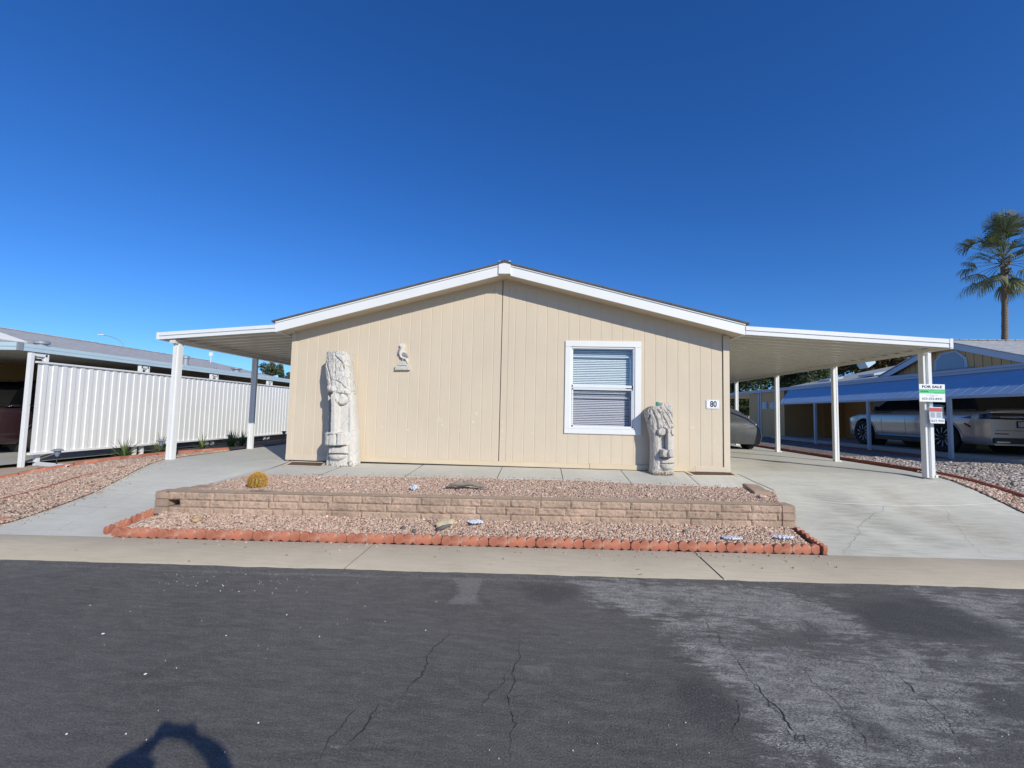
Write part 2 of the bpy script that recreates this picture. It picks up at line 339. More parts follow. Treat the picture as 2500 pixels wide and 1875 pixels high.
def m_tiki(name, c, warm):
    m, t, b = base(name, .75); v = coords(t)
    n1 = noise(t, v, 4, 6, .7); n2 = noise(t, coords(t, (3, 3, .8)), 22, 6, .7); n3 = noise(t, coords(t, (1, 1, .45)), 26, 5, .8, 1.2)
    col = mixc(t, ramp(t, n1, [(.35, 0.0), (.7, 1.0)]), tuple(x*.93 for x in c), tuple(min(1, x*1.05) for x in c))
    col = mixc(t, ramp(t, n2, [(.62, 0.0), (.70, .8)]), col, warm)
    g = t.nodes.new('ShaderNodeNewGeometry'); sx = t.nodes.new('ShaderNodeSeparateXYZ'); tc = t.nodes.new('ShaderNodeTexCoord'); t.links.new(tc.outputs['Object'], sx.inputs[0])
    low = ramp(t, sx.outputs[2], [(.0, .22), (.17, 0.0)])
    ad = t.nodes.new('ShaderNodeMath'); ad.operation = 'ADD'; t.links.new(n3, ad.inputs[0]); t.links.new(low, ad.inputs[1])
    col = mixc(t, ramp(t, ad.outputs[0], [(.66, 0.0), (.70, 1.0)]), col, (.15, .085, .045))
    ck = _n(t, 'ShaderNodeTexVoronoi'); ck.feature = 'DISTANCE_TO_EDGE'; ck.inputs['Scale'].default_value = 16; t.links.new(coords(t, (1, 1, .45)), ck.inputs['Vector'])
    ckm = ramp(t, ck.outputs['Distance'], [(.012, 1.0), (.055, 0.0)]); a = t.nodes.new('ShaderNodeAttribute'); a.attribute_name = 'rough_zone'
    mm = t.nodes.new('ShaderNodeMath'); mm.operation = 'MULTIPLY'; t.links.new(ckm, mm.inputs[0]); t.links.new(a.outputs['Fac'], mm.inputs[1])
    m3 = t.nodes.new('ShaderNodeMath'); m3.operation = 'MULTIPLY'; t.links.new(mm.outputs[0], m3.inputs[0]); t.links.new(ramp(t, n2, [(.4, .1), (.6, .9)]), m3.inputs[1])
    col = mixc(t, m3.outputs[0], col, (.07, .055, .045))
    t.links.new(col, b.inputs['Base Color']); bump(t, b, n2, .6, .006); return m
M['tiki'] = m_tiki('weathered_white_paint', (.62, .59, .53), (.50, .42, .28))
M['tiki2'] = m_tiki('weathered_grey_white_paint', (.56, .52, .46), (.44, .37, .27))

def m_glass(name, tint=(.9, .95, 1), refl=.10, rough=.01):
    m = bpy.data.materials.new(name); m.use_nodes = True; t = m.node_tree; t.nodes.remove(t.nodes['Principled BSDF'])
    out = t.nodes['Material Output']; tr = _n(t, 'ShaderNodeBsdfTransparent'); tr.inputs[0].default_value = (*tint, 1)
    gl = _n(t, 'ShaderNodeBsdfGlossy'); gl.inputs['Roughness'].default_value = rough
    lw = _n(t, 'ShaderNodeLayerWeight'); lw.inputs[0].default_value = .5
    pw = t.nodes.new('ShaderNodeMath'); pw.operation = 'POWER'; pw.inputs[1].default_value = 5; t.links.new(lw.outputs['Facing'], pw.inputs[0])
    ad = t.nodes.new('ShaderNodeMath'); ad.operation = 'MULTIPLY_ADD'; ad.inputs[1].default_value = .85; ad.inputs[2].default_value = max(0, refl); t.links.new(pw.outputs[0], ad.inputs[0])
    mx = _n(t, 'ShaderNodeMixShader'); t.links.new(ad.outputs[0], mx.inputs[0]); t.links.new(tr.outputs[0], mx.inputs[1]); t.links.new(gl.outputs[0], mx.inputs[2]); t.links.new(mx.outputs[0], out.inputs[0])
    return m
M['glass'] = m_glass('window_glass', (.93, .98, 1.0), .12); M['screen'] = m_glass('insect_screen', (.80, .80, .84), 0, .6)
M['clear'] = m_glass('clear_acrylic', (.95, .96, .98), .05)
def m_car(name, c, metal=.6, rough=.25):
    m, t, b = base(name, rough, metal); v = coords(t); n1 = noise(t, v, 3, 4)
    t.links.new(mixc(t, n1, tuple(x*.9 for x in c), tuple(x*1.08 for x in c)), b.inputs['Base Color'])
    b.inputs['Coat Weight'].default_value = .8; b.inputs['Coat Roughness'].default_value = .05; return m
M['silver'] = m_car('silver_car_paint', (.46, .43, .40), .45, .28); M['maroon'] = m_car('maroon_car_paint', (.030, .012, .015), .2)
M['tint'] = m_car('tinted_glass', (.012, .014, .016), 0, .08)
M['tail'] = m_car('tail_lamp_red', (.16, .008, .01), 0, .1); M['tail_dark'] = m_car('smoked_lamp', (.02, .012, .012), 0, .1); M['lamp'] = m_car('clear_lamp', (.5, .55, .65), .2, .1)
M['cover'] = simple('car_cover_fabric', (.075, .080, .083), .6, var=.15, scale=3, fine=50, bmp=.15); M['reflector'] = simple('pale_reflector', (.80, .68, .78), .4, bmp=0)
def m_leaf(name, a_, b_, trans=.25):
    m, t, b = base(name, .6); at = t.nodes.new('ShaderNodeAttribute'); at.attribute_name = 'tint'
    t.links.new(mixc(t, at.outputs['Fac'], a_, b_), b.inputs['Base Color'])
    tl = _n(t, 'ShaderNodeBsdfTranslucent'); t.links.new(mixc(t, at.outputs['Fac'], a_, b_), tl.inputs[0]); mx = _n(t, 'ShaderNodeMixShader'); mx.inputs[0].default_value = trans
    out = t.nodes['Material Output']; t.links.new(b.outputs[0], mx.inputs[1]); t.links.new(tl.outputs[0], mx.inputs[2]); t.links.new(mx.outputs[0], out.inputs[0]); return m
M['palm_leaf'] = m_leaf('palm_frond', (.05, .075, .028), (.24, .26, .11)); M['tree_leaf'] = m_leaf('dark_tree_leaves', (.018, .036, .014), (.085, .12, .03))
M['tree_leaf2'] = m_leaf('autumn_tree_leaves', (.05, .06, .02), (.22, .13, .045)); M['tree_leaf3'] = m_leaf('olive_tree_leaves', (.05, .08, .045), (.13, .17, .09))
M['blade'] = m_leaf('strap_leaves', (.06, .11, .03), (.22, .27, .09)); M['spine'] = m_leaf('golden_spines', (.42, .20, .03), (.80, .50, .13), .1)
M['cactus'] = simple('cactus_body', (.30, .24, .06), .7, bmp=.2)
M['bark'] = simple('bark', (.14, .105, .08), .9, var=.3, scale=6, fine=30, bmp=.8)
def m_palmtrunk():
    m, t, b = base('palm_trunk', .9); v = coords(t); w = _n(t, 'ShaderNodeTexWave'); w.wave_type = 'BANDS'; w.bands_direction = 'Z'; w.inputs['Scale'].default_value = 2.4; w.inputs['Distortion'].default_value = 2.5; w.inputs['Detail'].default_value = 3
    t.links.new(v, w.inputs['Vector']); col = mixc(t, ramp(t, w.outputs['Fac'], [(.2, 0.0), (.8, 1.0)]), (.15, .11, .08), (.27, .21, .15)); t.links.new(col, b.inputs['Base Color']); bump(t, b, w.outputs['Fac'], .7, .04); return m
M['palm_trunk'] = m_palmtrunk()
M['dirt'] = simple('desert_dirt', (.42, .33, .24), .95, var=.12, scale=.3, fine=8, bmp=.4)
M['sand'] = simple('sandy_bank', (.55, .42, .30), .95, var=.1, scale=.4, fine=6, bmp=.5)
def m_ball():
    m, t, b = base('teal_glass', .05); b.inputs['Base Color'].default_value = (.12, .55, .47, 1); b.inputs['Transmission Weight'].default_value = .55; b.inputs['IOR'].default_value = 1.3; return m
M['ball'] = m_ball()

# ------------------------------------------------------------------ ground sheets
def axis_pts(a, b, fine, far, far_step):
    p = list(np.arange(a, b+1e-6, fine)); q = []
    x = a
    st = fine
    while x > -far: st *= 1.35; x -= st; q.append(x)
    q = q[::-1]; x = b; st = fine; r = []
    while x < far: st *= 1.35; x += st; r.append(x)
    return np.array(q+p+r)
def sheet(name, X, Y, zf, mat, kind='structure', parent=None):
    gx, gyy = np.meshgrid(X, Y, indexing='ij'); z = zf(gx, gyy)
    V = np.stack([gx, gyy, z], -1).reshape(-1, 3); nu, nv = len(X), len(Y)
    i, j = np.meshgrid(np.arange(nu-1), np.arange(nv-1), indexing='ij'); k = (i*nv+j).ravel()
    F = np.stack([k, k+nv, k+nv+1, k+1], -1).tolist()
    o = mesh_obj(name, V, F, mat, parent, smooth='all')
    if kind: o['kind'] = kind
    return o
X_ = axis_pts(-14, 20, .5, 500, 40); Y_ = axis_pts(2, 12, .25, 600, 40)
g = sheet('ground', X_, Y_, lambda x, y: hz(x, y)-.06, M['dirt']); tag(g, 'bare tan desert soil around the lots')
def ruled(A, B, n, name, mat, zoff=0.0, terrain=True, kind='structure', parent=None, m=2, wear=None, sub=1):
    """strip between two polylines A and B (world points), resampled to n x m."""
    def rs(P, n_):
        P = np.array(P, float); d = np.r_[0, np.cumsum(np.linalg.norm(np.diff(P[:, :2], axis=0), axis=1))]; s_ = np.linspace(0, d[-1], n_)
        return np.stack([np.interp(s_, d, P[:, k]) for k in range(3)], -1)
    a, b = rs(A, n), rs(B, n); t_ = np.linspace(0, 1, m)[None, :, None]
    V = a[:, None]*(1-t_)+b[:, None]*t_
    if terrain: V[..., 2] = hz(V[..., 0], V[..., 1])
    V[..., 2] += zoff; Vf = V.reshape(-1, 3)
    F = [(i*m+j, (i+1)*m+j, (i+1)*m+j+1, i*m+j+1) for i in range(n-1) for j in range(m-1)]
    o = mesh_obj(name, Vf, F, mat, parent, smooth='all')
    if o.data.polygons and sum(p.normal.z for p in o.data.polygons) < 0: o.data.flip_normals()
    if kind: o['kind'] = kind
    if wear is not None: set_col(o, wear(Vf))
    return o
def set_col(o, rgb, name='wear'):
    at = o.data.color_attributes.new(name, 'FLOAT_COLOR', 'POINT'); c = np.ones((len(o.data.vertices), 4), np.float32); c[:, :3] = rgb; at.data.foreach_set('color', c.ravel())
def inside_soft(px, py, poly, soft):
    P = np.array(poly, float); n = len(P); ins = np.zeros(px.shape, bool); dist = np.full(px.shape, 1e9)
    for i in range(n):
        x0, y0 = P[i]; x1, y1 = P[(i+1) % n]
        c = ((y0 > py) != (y1 > py)) & (px < (x1-x0)*(py-y0)/((y1-y0) if y1 != y0 else 1e-9)+x0); ins ^= c
        dx, dy = x1-x0, y1-y0; t_ = np.clip(((px-x0)*dx+(py-y0)*dy)/(dx*dx+dy*dy+1e-9), 0, 1)
        dist = np.minimum(dist, np.hypot(px-x0-t_*dx, py-y0-t_*dy))
    return np.clip(.5+np.where(ins, dist, -dist)/(2*soft), 0, 1)
# worn and stained areas of the road, given once as outlines on the ground
def gpoly(pp, z=0.0): return [tuple(on_z(u, v, z)[:2]) for u, v in pp]
LIGHT = [gpoly(p) for p in ([(1620, 1540), (1735, 1655), (1815, 1712), (1850, 1780), (1890, 1873), (2290, 1873), (2270, 1820), (2120, 1730), (2080, 1640), (2010, 1590), (1800, 1560)],
         [(1390, 1412), (1620, 1424), (1920, 1440), (2010, 1470), (2130, 1530), (2130, 1570), (1990, 1560), (1850, 1520), (1700, 1500), (1560, 1512), (1420, 1460)],
         [(2100, 1590), (2200, 1560), (2330, 1640), (2420, 1720), (2498, 1760), (2498, 1800), (2300, 1800), (2200, 1700)],
         [(2230, 1440), (2498, 1455), (2498, 1560), (2330, 1500)], [(1880, 1600), (2130, 1590), (2230, 1640), (2330, 1790), (2420, 1873), (2100, 1873), (2030, 1750)], [(1560, 1500), (1800, 1500), (1900, 1560), (1640, 1545)], [(2240, 1560), (2498, 1600), (2498, 1690), (2360, 1660)], [(2200, 1800), (2330, 1790), (2440, 1870), (2250, 1873)])]
DARK = [gpoly(p) for p in ([(1640, 1650), (1730, 1650), (1810, 1715), (1845, 1800), (1780, 1800), (1660, 1770), (1630, 1700)], [(1450, 1440), (1380, 1480), (1300, 1470), (1260, 1420), (1390, 1425)],
        [(2070, 1735), (2200, 1770), (2230, 1850), (2140, 1850), (2060, 1790)], [(2310, 1580), (2430, 1590), (2440, 1640), (2340, 1650)], [(2350, 1690), (2498, 1690), (2498, 1790), (2380, 1760)],
        [(2050, 1470), (2250, 1455), (2450, 1520), (2490, 1560), (2300, 1570), (2120, 1540)], [(1620, 1536), (1760, 1560), (1930, 1585), (2080, 1594), (2090, 1610), (1930, 1602), (1740, 1580)],
        [(2150, 1570), (2190, 1570), (2175, 1620), (2150, 1618)], [(1612, 1460), (1680, 1462), (1690, 1490), (1620, 1490)], [(1950, 1510), (2040, 1530), (2020, 1570), (1930, 1560)])]
PALE = [gpoly(p) for p in ([(1105, 1408), (1190, 1410), (1170, 1450), (1180, 1478), (1080, 1478), (1110, 1450)], [(1272, 1625), (1350, 1620), (1352, 1648), (1275, 1648)], [(650, 1575), (700, 1578), (700, 1592), (645, 1590)],
        [(960, 1700), (985, 1698), (965, 1738), (948, 1740)], [(0, 1374), (500, 1392), (1250, 1412), (1900, 1434), (1900, 1438), (1250, 1420), (500, 1400), (0, 1380)], [(2020, 1445), (2090, 1450), (2080, 1462), (2020, 1458)])]
def road_wear(V):
    x, y = V[:, 0], V[:, 1]; r = np.zeros((len(V), 3))
    for p in LIGHT: r[:, 0] = np.maximum(r[:, 0], inside_soft(x, y, p, .22))
    for p in DARK: r[:, 1] = np.maximum(r[:, 1], inside_soft(x, y, p, .12)*.95)
    for p in PALE: r[:, 2] = np.maximum(r[:, 2], inside_soft(x, y, p, .05)*.9)
    return r
Xr = np.r_[np.arange(-90, -8, 4), np.arange(-8, 8.01, .06), np.arange(10, 94, 4)]
tr = np.r_[0, .015, .05, np.arange(.1, 3.4, .05), np.arange(3.5, 14, .6)]
gx, tt = np.meshgrid(Xr, tr, indexing='ij')
wob = np.array([[mnoise.noise(Vector((a*2.3, 1.7, 0)))*.028+mnoise.noise(Vector((a*9, 4.7, 0)))*.014 for a in Xr]]).T
gyy = gy(gx)+.02+wob*np.exp(-tt*3)-tt; zz = .012*np.exp(-tt*12)+.0*tt
V = np.stack([gx, gyy, zz], -1).reshape(-1, 3); nu, nv = gx.shape
i, j = np.meshgrid(np.arange(nu-1), np.arange(nv-1), indexing='ij'); k = (i*nv+j).ravel()
road = mesh_obj('road', V, np.stack([k, k+1, k+nv+1, k+nv], -1).tolist(), M['asphalt'], None, 'all'); road['kind'] = 'structure'; road['label'] = 'cracked grey asphalt road in front of the house'
set_col(road, road_wear(V))
# cracks: thin dark ribbons
def ribbon(mb, P, w, z=.003, jit=.012, seg=.02):
    P = np.array(P)[:, :2]; out = []
    for a, b in zip(P[:-1], P[1:]):
        n = max(2, int(np.linalg.norm(b-a)/seg)); out += [a+(b-a)*q/n for q in range(n)]
    out.append(P[-1]); out = np.array(out); sd = RNG.random()*50; out += np.array([[mnoise.noise(Vector((p[0]*5, p[1]*5, sd)))*.05+mnoise.noise(Vector((p[0]*19, p[1]*19, sd)))*.022, mnoise.noise(Vector((p[0]*5, p[1]*5, sd+9)))*.05] for p in out]); out += RNG.normal(0, jit*.25, out.shape)
    d = np.gradient(out, axis=0); nrm = np.stack([-d[:, 1], d[:, 0]], -1); nrm /= np.linalg.norm(nrm, axis=1)[:, None]+1e-9
    ww = w*.42*(.25+RNG.random(len(out))*.9)*np.minimum(1, np.minimum(np.arange(len(out))+1, np.arange(len(out))[::-1]+1)/8)[:]
    L = out+nrm*ww[:, None]; R = out-nrm*ww[:, None]; n = len(out)
    mb.add([(p[0], p[1], z) for p in L]+[(p[0], p[1], z) for p in R], [(q, q+1, n+q+1, n+q) for q in range(n-1)])
CR = [([(1675, 1432), (1690, 1455), (1715, 1505), (1750, 1565), (1800, 1615), (1835, 1660), (1880, 1710), (1915, 1760), (1960, 1810), (2000, 1873)], .0045),
      ([(1925, 1615), (1990, 1665), (2045, 1715), (2075, 1770), (2110, 1805), (2150, 1860)], .004), ([(2150, 1620), (2200, 1660), (2255, 1710), (2310, 1760), (2360, 1815), (2395, 1873)], .0055),
      ([(1795, 1690), (1815, 1745), (1800, 1800), (1810, 1835)], .004), ([(1590, 1750), (1595, 1790), (1605, 1830)], .003), ([(1275, 1560), (1266, 1582), (1254, 1673), (1249, 1763), (1257, 1831), (1240, 1873)], .004),
      ([(1535, 1430), (1560, 1460)], .004), ([(1800, 1435), (1815, 1460), (1835, 1490)], .004), ([(1860, 1500), (1900, 1560), (1935, 1590), (1925, 1615)], .003), ([(1715, 1505), (1725, 1620), (1740, 1660), (1760, 1690)], .002),
      ([(2050, 1640), (2090, 1680), (2140, 1720), (2180, 1750)], .0025), ([(2300, 1450), (2360, 1480), (2440, 1520)], .003), ([(1900, 1820), (1960, 1800), (2060, 1790)], .002), ([(2010, 1640), (2000, 1600), (1960, 1540), (1930, 1500)], .002),
      ([(1195, 1470), (1190, 1500), (1170, 1520)], .002), ([(1935, 1690), (1990, 1665)], .002), ([(2310, 1760), (2330, 1700), (2390, 1660)], .002), ([(1590, 1610), (1580, 1680), (1592, 1750)], .0015)]
mb = MB()
for P, w in CR: ribbon(mb, [on_z(u, v, 0) for u, v in P], w)
c_ = mb.build('crack', M['crack'], road)
mb = MB()
for P, w in [([(893, 1706), (850, 1760), (800, 1820), (762, 1868)], .009), ([(930, 1718), (880, 1780), (850, 1815)], .02), ([(1100, 1540), (1060, 1590), (1000, 1680), (985, 1700)], .012), ([(1240, 1640), (1200, 1690), (1170, 1740)], .008),
             ([(1840, 1665), (1880, 1712), (1930, 1780), (1960, 1815)], .012), ([(1905, 1775), (1935, 1795)], .02), ([(230, 1380), (120, 1420), (40, 1445)], .006), ([(480, 1560), (380, 1640), (300, 1690)], .004)]: ribbon(mb, [on_z(u, v, 0) for u, v in P], w, .0025)
mb.build('tar_seam', M['tar'], road)
# white chips lying on the road
mb = MB()
for (u, v, r) in [(252, 1549, .014), (355, 1648, .013), (630, 1768, .006), (545, 1432, .009), (583, 1446, .007), (700, 1503, .006), (552, 1554, .005), (220, 1480, .006), (163, 1795, .006), (600, 1404, .006), (891, 1482, .006), (1065, 1471, .005), (1039, 1541, .006), (872, 1424, .006), (940, 1519, .005), (780, 1556, .005)]+[(random.uniform(380, 820), random.uniform(1402, 1450), random.uniform(.002, .005)) for _ in range(46)]+[(random.uniform(0, 2500), random.uniform(1430, 1860), random.uniform(.0015, .004)) for _ in range(60)]:
    p = on_z(u, v, 0); a = random.random()*6
    mb.add([(p[0]+r*math.cos(a+q*1.26)*random.uniform(.6, 1.2), p[1]+r*math.sin(a+q*1.26)*random.uniform(.6, 1.2), .006) for q in range(5)]+[(p[0], p[1], .012)], [(0, 1, 5), (1, 2, 5), (2, 3, 5), (3, 4, 5), (4, 0, 5)])
o = mb.build('grit', M['white']); tag(o, 'pale chips of grit scattered over the asphalt', 'grit', kind='stuff')
# pavement with tooled joints
mb = MB(); xs = np.arange(-90, 90, .5); 
def paveside(xa, xb):
    n = max(2, int((xb-xa)/.25)); q = np.linspace(xa, xb, n)
    lip = .02
    return [(x, gy(x)+lip, .0) for x in q], [(x, gy(x)+lip+.012, .022) for x in q], [(x, sb(x), .03) for x in q]
J = [hit(905, 1335)[0], hit(1693, 1345)[0], -8.45, 6.15]
JT = sorted([-20.0, J[2], J[0], J[1], 7.6, 20.0])
for a, b in zip(JT[:-1], JT[1:]):
    L0, L1, L2 = paveside(a+.005, b-.005); n = len(L0); 
    mb.add(L0+L1+L2, [(q, q+1, n+q+1, n+q) for q in range(n-1)]+[(n+q, n+q+1, 2*n+q+1, 2*n+q) for q in range(n-1)])
o = mb.build('pavement', M['conc_side'], None, 'all'); tag(o, 'tan concrete pavement strip beside the road', kind='structure')
for f in o.data.polygons: pass
mb = MB()
for x in (JT[1], JT[2]): mb.add([(x-.006, gy(x)+.03, .018), (x+.006, gy(x)+.03, .018), (x+.006, sb(x), .022), (x-.006, sb(x), .022)], [(0, 1, 2, 3)])
M['joint_pale'] = simple('pale_joint_filler', (.46, .40, .31), .9, bmp=0); M['joint_black'] = simple('black_joint', (.03, .028, .025), .9, bmp=0)
mb.build('joint', M['joint_pale'], o)
x = JT[3]; MB().add([(x-.008, gy(x)+.03, .024), (x+.008, gy(x)+.03, .024), (x+.008, sb(x), .0318), (x-.008, sb(x), .0318)], [(0, 1, 2, 3)]).build('joint', M['joint_black'], o)
# driveway on the right, path on the left (height-following sheets)
def drive_wear(V):
    u, v = V[:, 0], V[:, 1]; r = np.zeros((len(V), 3))
    def st(pp, ch, k, soft):
        p = [tuple(hit(a, b)[:2]) for a, b in pp]; r[:, ch] = np.maximum(r[:, ch], inside_soft(u, v, p, soft)*k)
    st([(1960, 1205), (2060, 1205), (2180, 1270), (2330, 1330), (2300, 1340), (2130, 1290), (2020, 1240)], 0, .6, .16)
    st([(2010, 1245), (2120, 1300), (2230, 1345), (2060, 1350), (1990, 1280)], 0, .4, .2)
    st([(2120, 1190), (2155, 1190), (2280, 1245), (2420, 1290), (2500, 1330), (2470, 1345), (2300, 1290), (2190, 1240)], 1, .45, .12)
    st([(1880, 1120), (1960, 1130), (1900, 1150), (1840, 1135)], 1, .5, .1)
    return r
YD = np.r_[0, np.arange(.05, 3.2, .06), np.arange(3.2, 30, .5)]
def xr_edge(y): return np.interp(y, [5.9, 7.3, 8.75, 40], [7.55, 7.5, 7.45, 7.45])
Vd = []; 
for t_ in YD:
    for s_ in np.linspace(0, 1, 70):
        xl = np.interp(t_, [0, .45, 1.9, 2.7, 3, 40], [3.60, 3.42, 3.2, 3.0, 3.4, 3.4]); yv = None
        y0 = 5.86+t_; xr = xr_edge(y0)+max(0, 1.2-t_)*.9
        x = xl+(xr-xl)*s_; y = sb(x)+t_; Vd.append((x, y, float(hz(x, y))))
F = [(i*70+j, i*70+j+1, (i+1)*70+j+1, (i+1)*70+j) for i in range(len(YD)-1) for j in range(69)]
o = mesh_obj('driveway', Vd, F, M['conc_drive'], None, 'all'); tag(o, 'pale stained concrete driveway under the right carport', kind='structure'); set_col(o, drive_wear(np.array(Vd)))
o_drive = o
M['joint_dark'] = simple('dark_joint', (.10, .09, .08), .9, bmp=0)
# tooled joints in driveway and path (light grey grout lines)
def joint(P, w, mat, parent, dz=.004):
    mb = MB(); Q = []
    for a, b in zip(P[:-1], P[1:]):
        for q in np.linspace(0, 1, 12, endpoint=False): Q.append(a+(b-a)*q)
    Q.append(P[-1]); Q = np.array(Q); d = np.gradient(Q[:, :2], axis=0); nr = np.stack([-d[:, 1], d[:, 0]], -1); nr /= np.linalg.norm(nr, axis=1)[:, None]
    L = Q[:, :2]+nr*w; R = Q[:, :2]-nr*w; n = len(Q)
    mb.add([(p[0], p[1], float(hz(*p))+dz) for p in L]+[(p[0], p[1], float(hz(*p))+dz) for p in R], [(q, q+1, n+q+1, n+q) for q in range(n-1)]); return mb.build('joint', mat, parent)
M['grout'] = simple('pale_joint', (.74, .73, .68), .8, bmp=0)
joint([hit(*p) for p in [(1946, 1219), (2050, 1229), (2200, 1236), (2330, 1235), (2441, 1228)]], .008, M['grout'], o_drive)
joint([hit(*p) for p in [(1870, 1176), (1946, 1184), (2080, 1189), (2190, 1188), (2288, 1176)]], .005, M['grout'], o_drive)
def tcrack(pp, w, parent, dz=.005):
    mb = MB(); P = [hit(*p) for p in pp]; ribbon(mb, P, w); mb.v = [(a_, b_, float(hz(a_, b_))+dz) for a_, b_, _ in mb.v]; mb.build('crack', M['joint_dark'], parent)
tcrack([(2050, 1352), (2090, 1310), (2110, 1270), (2170, 1236)], .004, o_drive); tcrack([(2300, 1236), (2340, 1290), (2400, 1360)], .003, o_drive)
# path
edgeL = [hit(*p) for p in [(0, 1302), (163, 1229), (293, 1170), (384, 1126)]]; edgeL = [np.array([-7.0, sb(-7.0), 0])]+edgeL[1:]+[np.array([-7.15, 9.5, 0]), np.array([-7.15, 22, 0])]
edgeR = [np.array([-5.32, sb(-5.32), 0]), np.array([-5.2, 5.7, 0]), np.array([-4.9, 6.5, 0]), np.array([-3.6, 7.3, 0]), np.array([-3.6, 8.2, 0]), np.array([-4.85, 8.32, 0]), np.array([-4.85, 22, 0])]
PL = [np.array([-7.0, sb(-7.0)]), edgeL[1][:2], edgeL[2][:2], edgeL[3][:2]]
yl = [p[1] for p in edgeL]; xl_ = [p[0] for p in edgeL]
Vd = []; YS = np.r_[np.arange(0, 3.4, .08), np.arange(3.4, 16, .6)]
for t_ in YS:
    for s_ in np.linspace(0, 1, 24):
        a = np.interp(5.16+t_, yl, xl_) if t_ > 0 else -7.35
        a = np.interp(t_, [0, .3], [-7.25, a]) if t_ < .3 else a
        b = np.interp(t_, [0, .5, .9, 1.7, 2.6, 3.0, 3.2, 40], [-5.28, -5.14, -4.8, -4.3, -3.6, -3.6, -4.86, -4.86])
        x = a+(b-a)*s_; y = sb(x)+t_; Vd.append((x, y, float(hz(x, y))+.001))
F = [(i*24+j, i*24+j+1, (i+1)*24+j+1, (i+1)*24+j) for i in range(len(YS)-1) for j in range(23)]
path = mesh_obj('path', Vd, F, M['conc_path'], None, 'all'); tag(path, 'pale grey concrete path sloping up to the left side', kind='structure')
for pp in ([(120, 1302), (200, 1262), (270, 1228), (370, 1183)], [(430, 1152), (478, 1130)], [(160, 1233), (260, 1236), (372, 1240)], [(300, 1175), (400, 1177), (500, 1180)], [(415, 1127), (520, 1126), (650, 1128)]):
    joint([hit(*p) for p in pp], .006, M['grout'], path, .007)

# ------------------------------------------------------------------ front walk slab against the house
HW = 8.30
def zs(x): return .68+.028*np.clip(x/5, -1, 1)
SF = [((475, 1190), None), ((500, 1184), None), ((621, 1156.5), .56), ((770, 1161), .60), ((982, 1163), .61), ((1200, 1167), .615), ((1408, 1172), .61), ((1622, 1183), .585), ((1811, 1189.5), .54), ((1890, 1198), None)]
SFP = [hit(*p) if z is None else on_z(*p, z) for p, z in SF]
def slab_front(x):
    X0 = [p[0] for p in SFP]; return np.interp(x, X0, [p[1] for p in SFP]), np.interp(x, X0, [p[2] for p in SFP])
mb = MB()
jx = [on_z(u, 1145, .66)[0] for u in (715, 770, 862, 1040, 1225, 1369, 1516, 1660, 1800)]
jx = sorted([SFP[1][0], on_z(862, 1130, .67)[0]-1.25, on_z(862, 1130, .67)[0]-.05, on_z(1180, 1141, .66)[0]-1.15, on_z(1225, 1144, .66)[0], on_z(1369, 1146, .67)[0], on_z(1516, 1150, .67)[0], on_z(1669, 1152, .68)[0]])
jx.append(SFP[-1][0])
jf = {}
for a, b in zip(jx[:-1], jx[1:]):
    n = 8; q = np.linspace(a+.006, b-.006, n); A = []; B = []; C = []
    for x in q:
        yf, zf = slab_front(x); A.append((x, yf, zf)); xb = min(x, 3.47) if x > 3.3 else x; B.append((xb, HW+.05, float(zs(x))+.002)); C.append((x, yf-.004, zf-.07))
    mb.add(C+A+B, [(k_, k_+1, n+k_+1, n+k_) for k_ in range(n-1)]+[(n+k_, n+k_+1, 2*n+k_+1, 2*n+k_) for k_ in range(n-1)])
o = mb.build('walkway', M['conc_walk'], None); tag(o, 'pale concrete walk slab along the house wall', kind='structure')
mb = MB()
for x in jx[1:-1]:
    yf, zf = slab_front(x); mb.add([(x-.008, yf, zf-.01), (x+.008, yf, zf-.01), (x+.008, HW, .672), (x-.008, HW, .672)], [(0, 1, 2, 3)])
mb.build('joint', M['joint_dark'], o)
joint([on_z(1800, 1152, .70), on_z(1845, 1172, .62), np.array(SFP[-1])], .006, M['joint_dark'], o_drive, .006)

# ------------------------------------------------------------------ retaining wall of split-face blocks
def wy(x): return 6.04+.05*x
def block_mesh(mb, x0, x1, z0, z1, depth, yfun, seed, rough=.010):
    nx = max(4, int((x1-x0)/.022)); nz = 5; P = []
    for i_ in range(nx+1):
        for j_ in range(nz+1):
            x = x0+(x1-x0)*i_/nx; z = z0+(z1-z0)*j_/nz; e = min(i_, nx-i_, j_, nz-j_)
            d = (mnoise.noise(Vector((x*18+seed, z*22, seed)))*1.1+mnoise.noise(Vector((x*55, z*60, seed)))*.8)*rough-(.012 if e > 0 else 0)
            P.append((x, yfun(x)+d, z))
    n = nz+1; F = [(i_*n+j_, (i_+1)*n+j_, (i_+1)*n+j_+1, i_*n+j_+1) for i_ in range(nx) for j_ in range(nz)]
    b0 = len(P); P += [(x0, yfun(x0)+depth, z0), (x1, yfun(x1)+depth, z0), (x1, yfun(x1)+depth, z1), (x0, yfun(x0)+depth, z1)]
    top = [i_*n+nz for i_ in range(nx+1)]; F.append(tuple(top)+(b0+2, b0+3)); F.append(tuple(range(n))[::-1]+(b0+0, b0+3)[::1]); 
    rt = [nx*n+j_ for j_ in range(n)]; F.append(tuple(rt)+(b0+2, b0+1)); F.append((b0, b0+3, b0+2, b0+1))
    mb.add(P, F)
wallp = thing('retaining_wall', 'low three course tan split-face block wall between the two gravel beds', 'wall', (0, 6.04, .2))
zb = lambda x: .235+.0*x
x0w, x1w = -5.04, 3.28
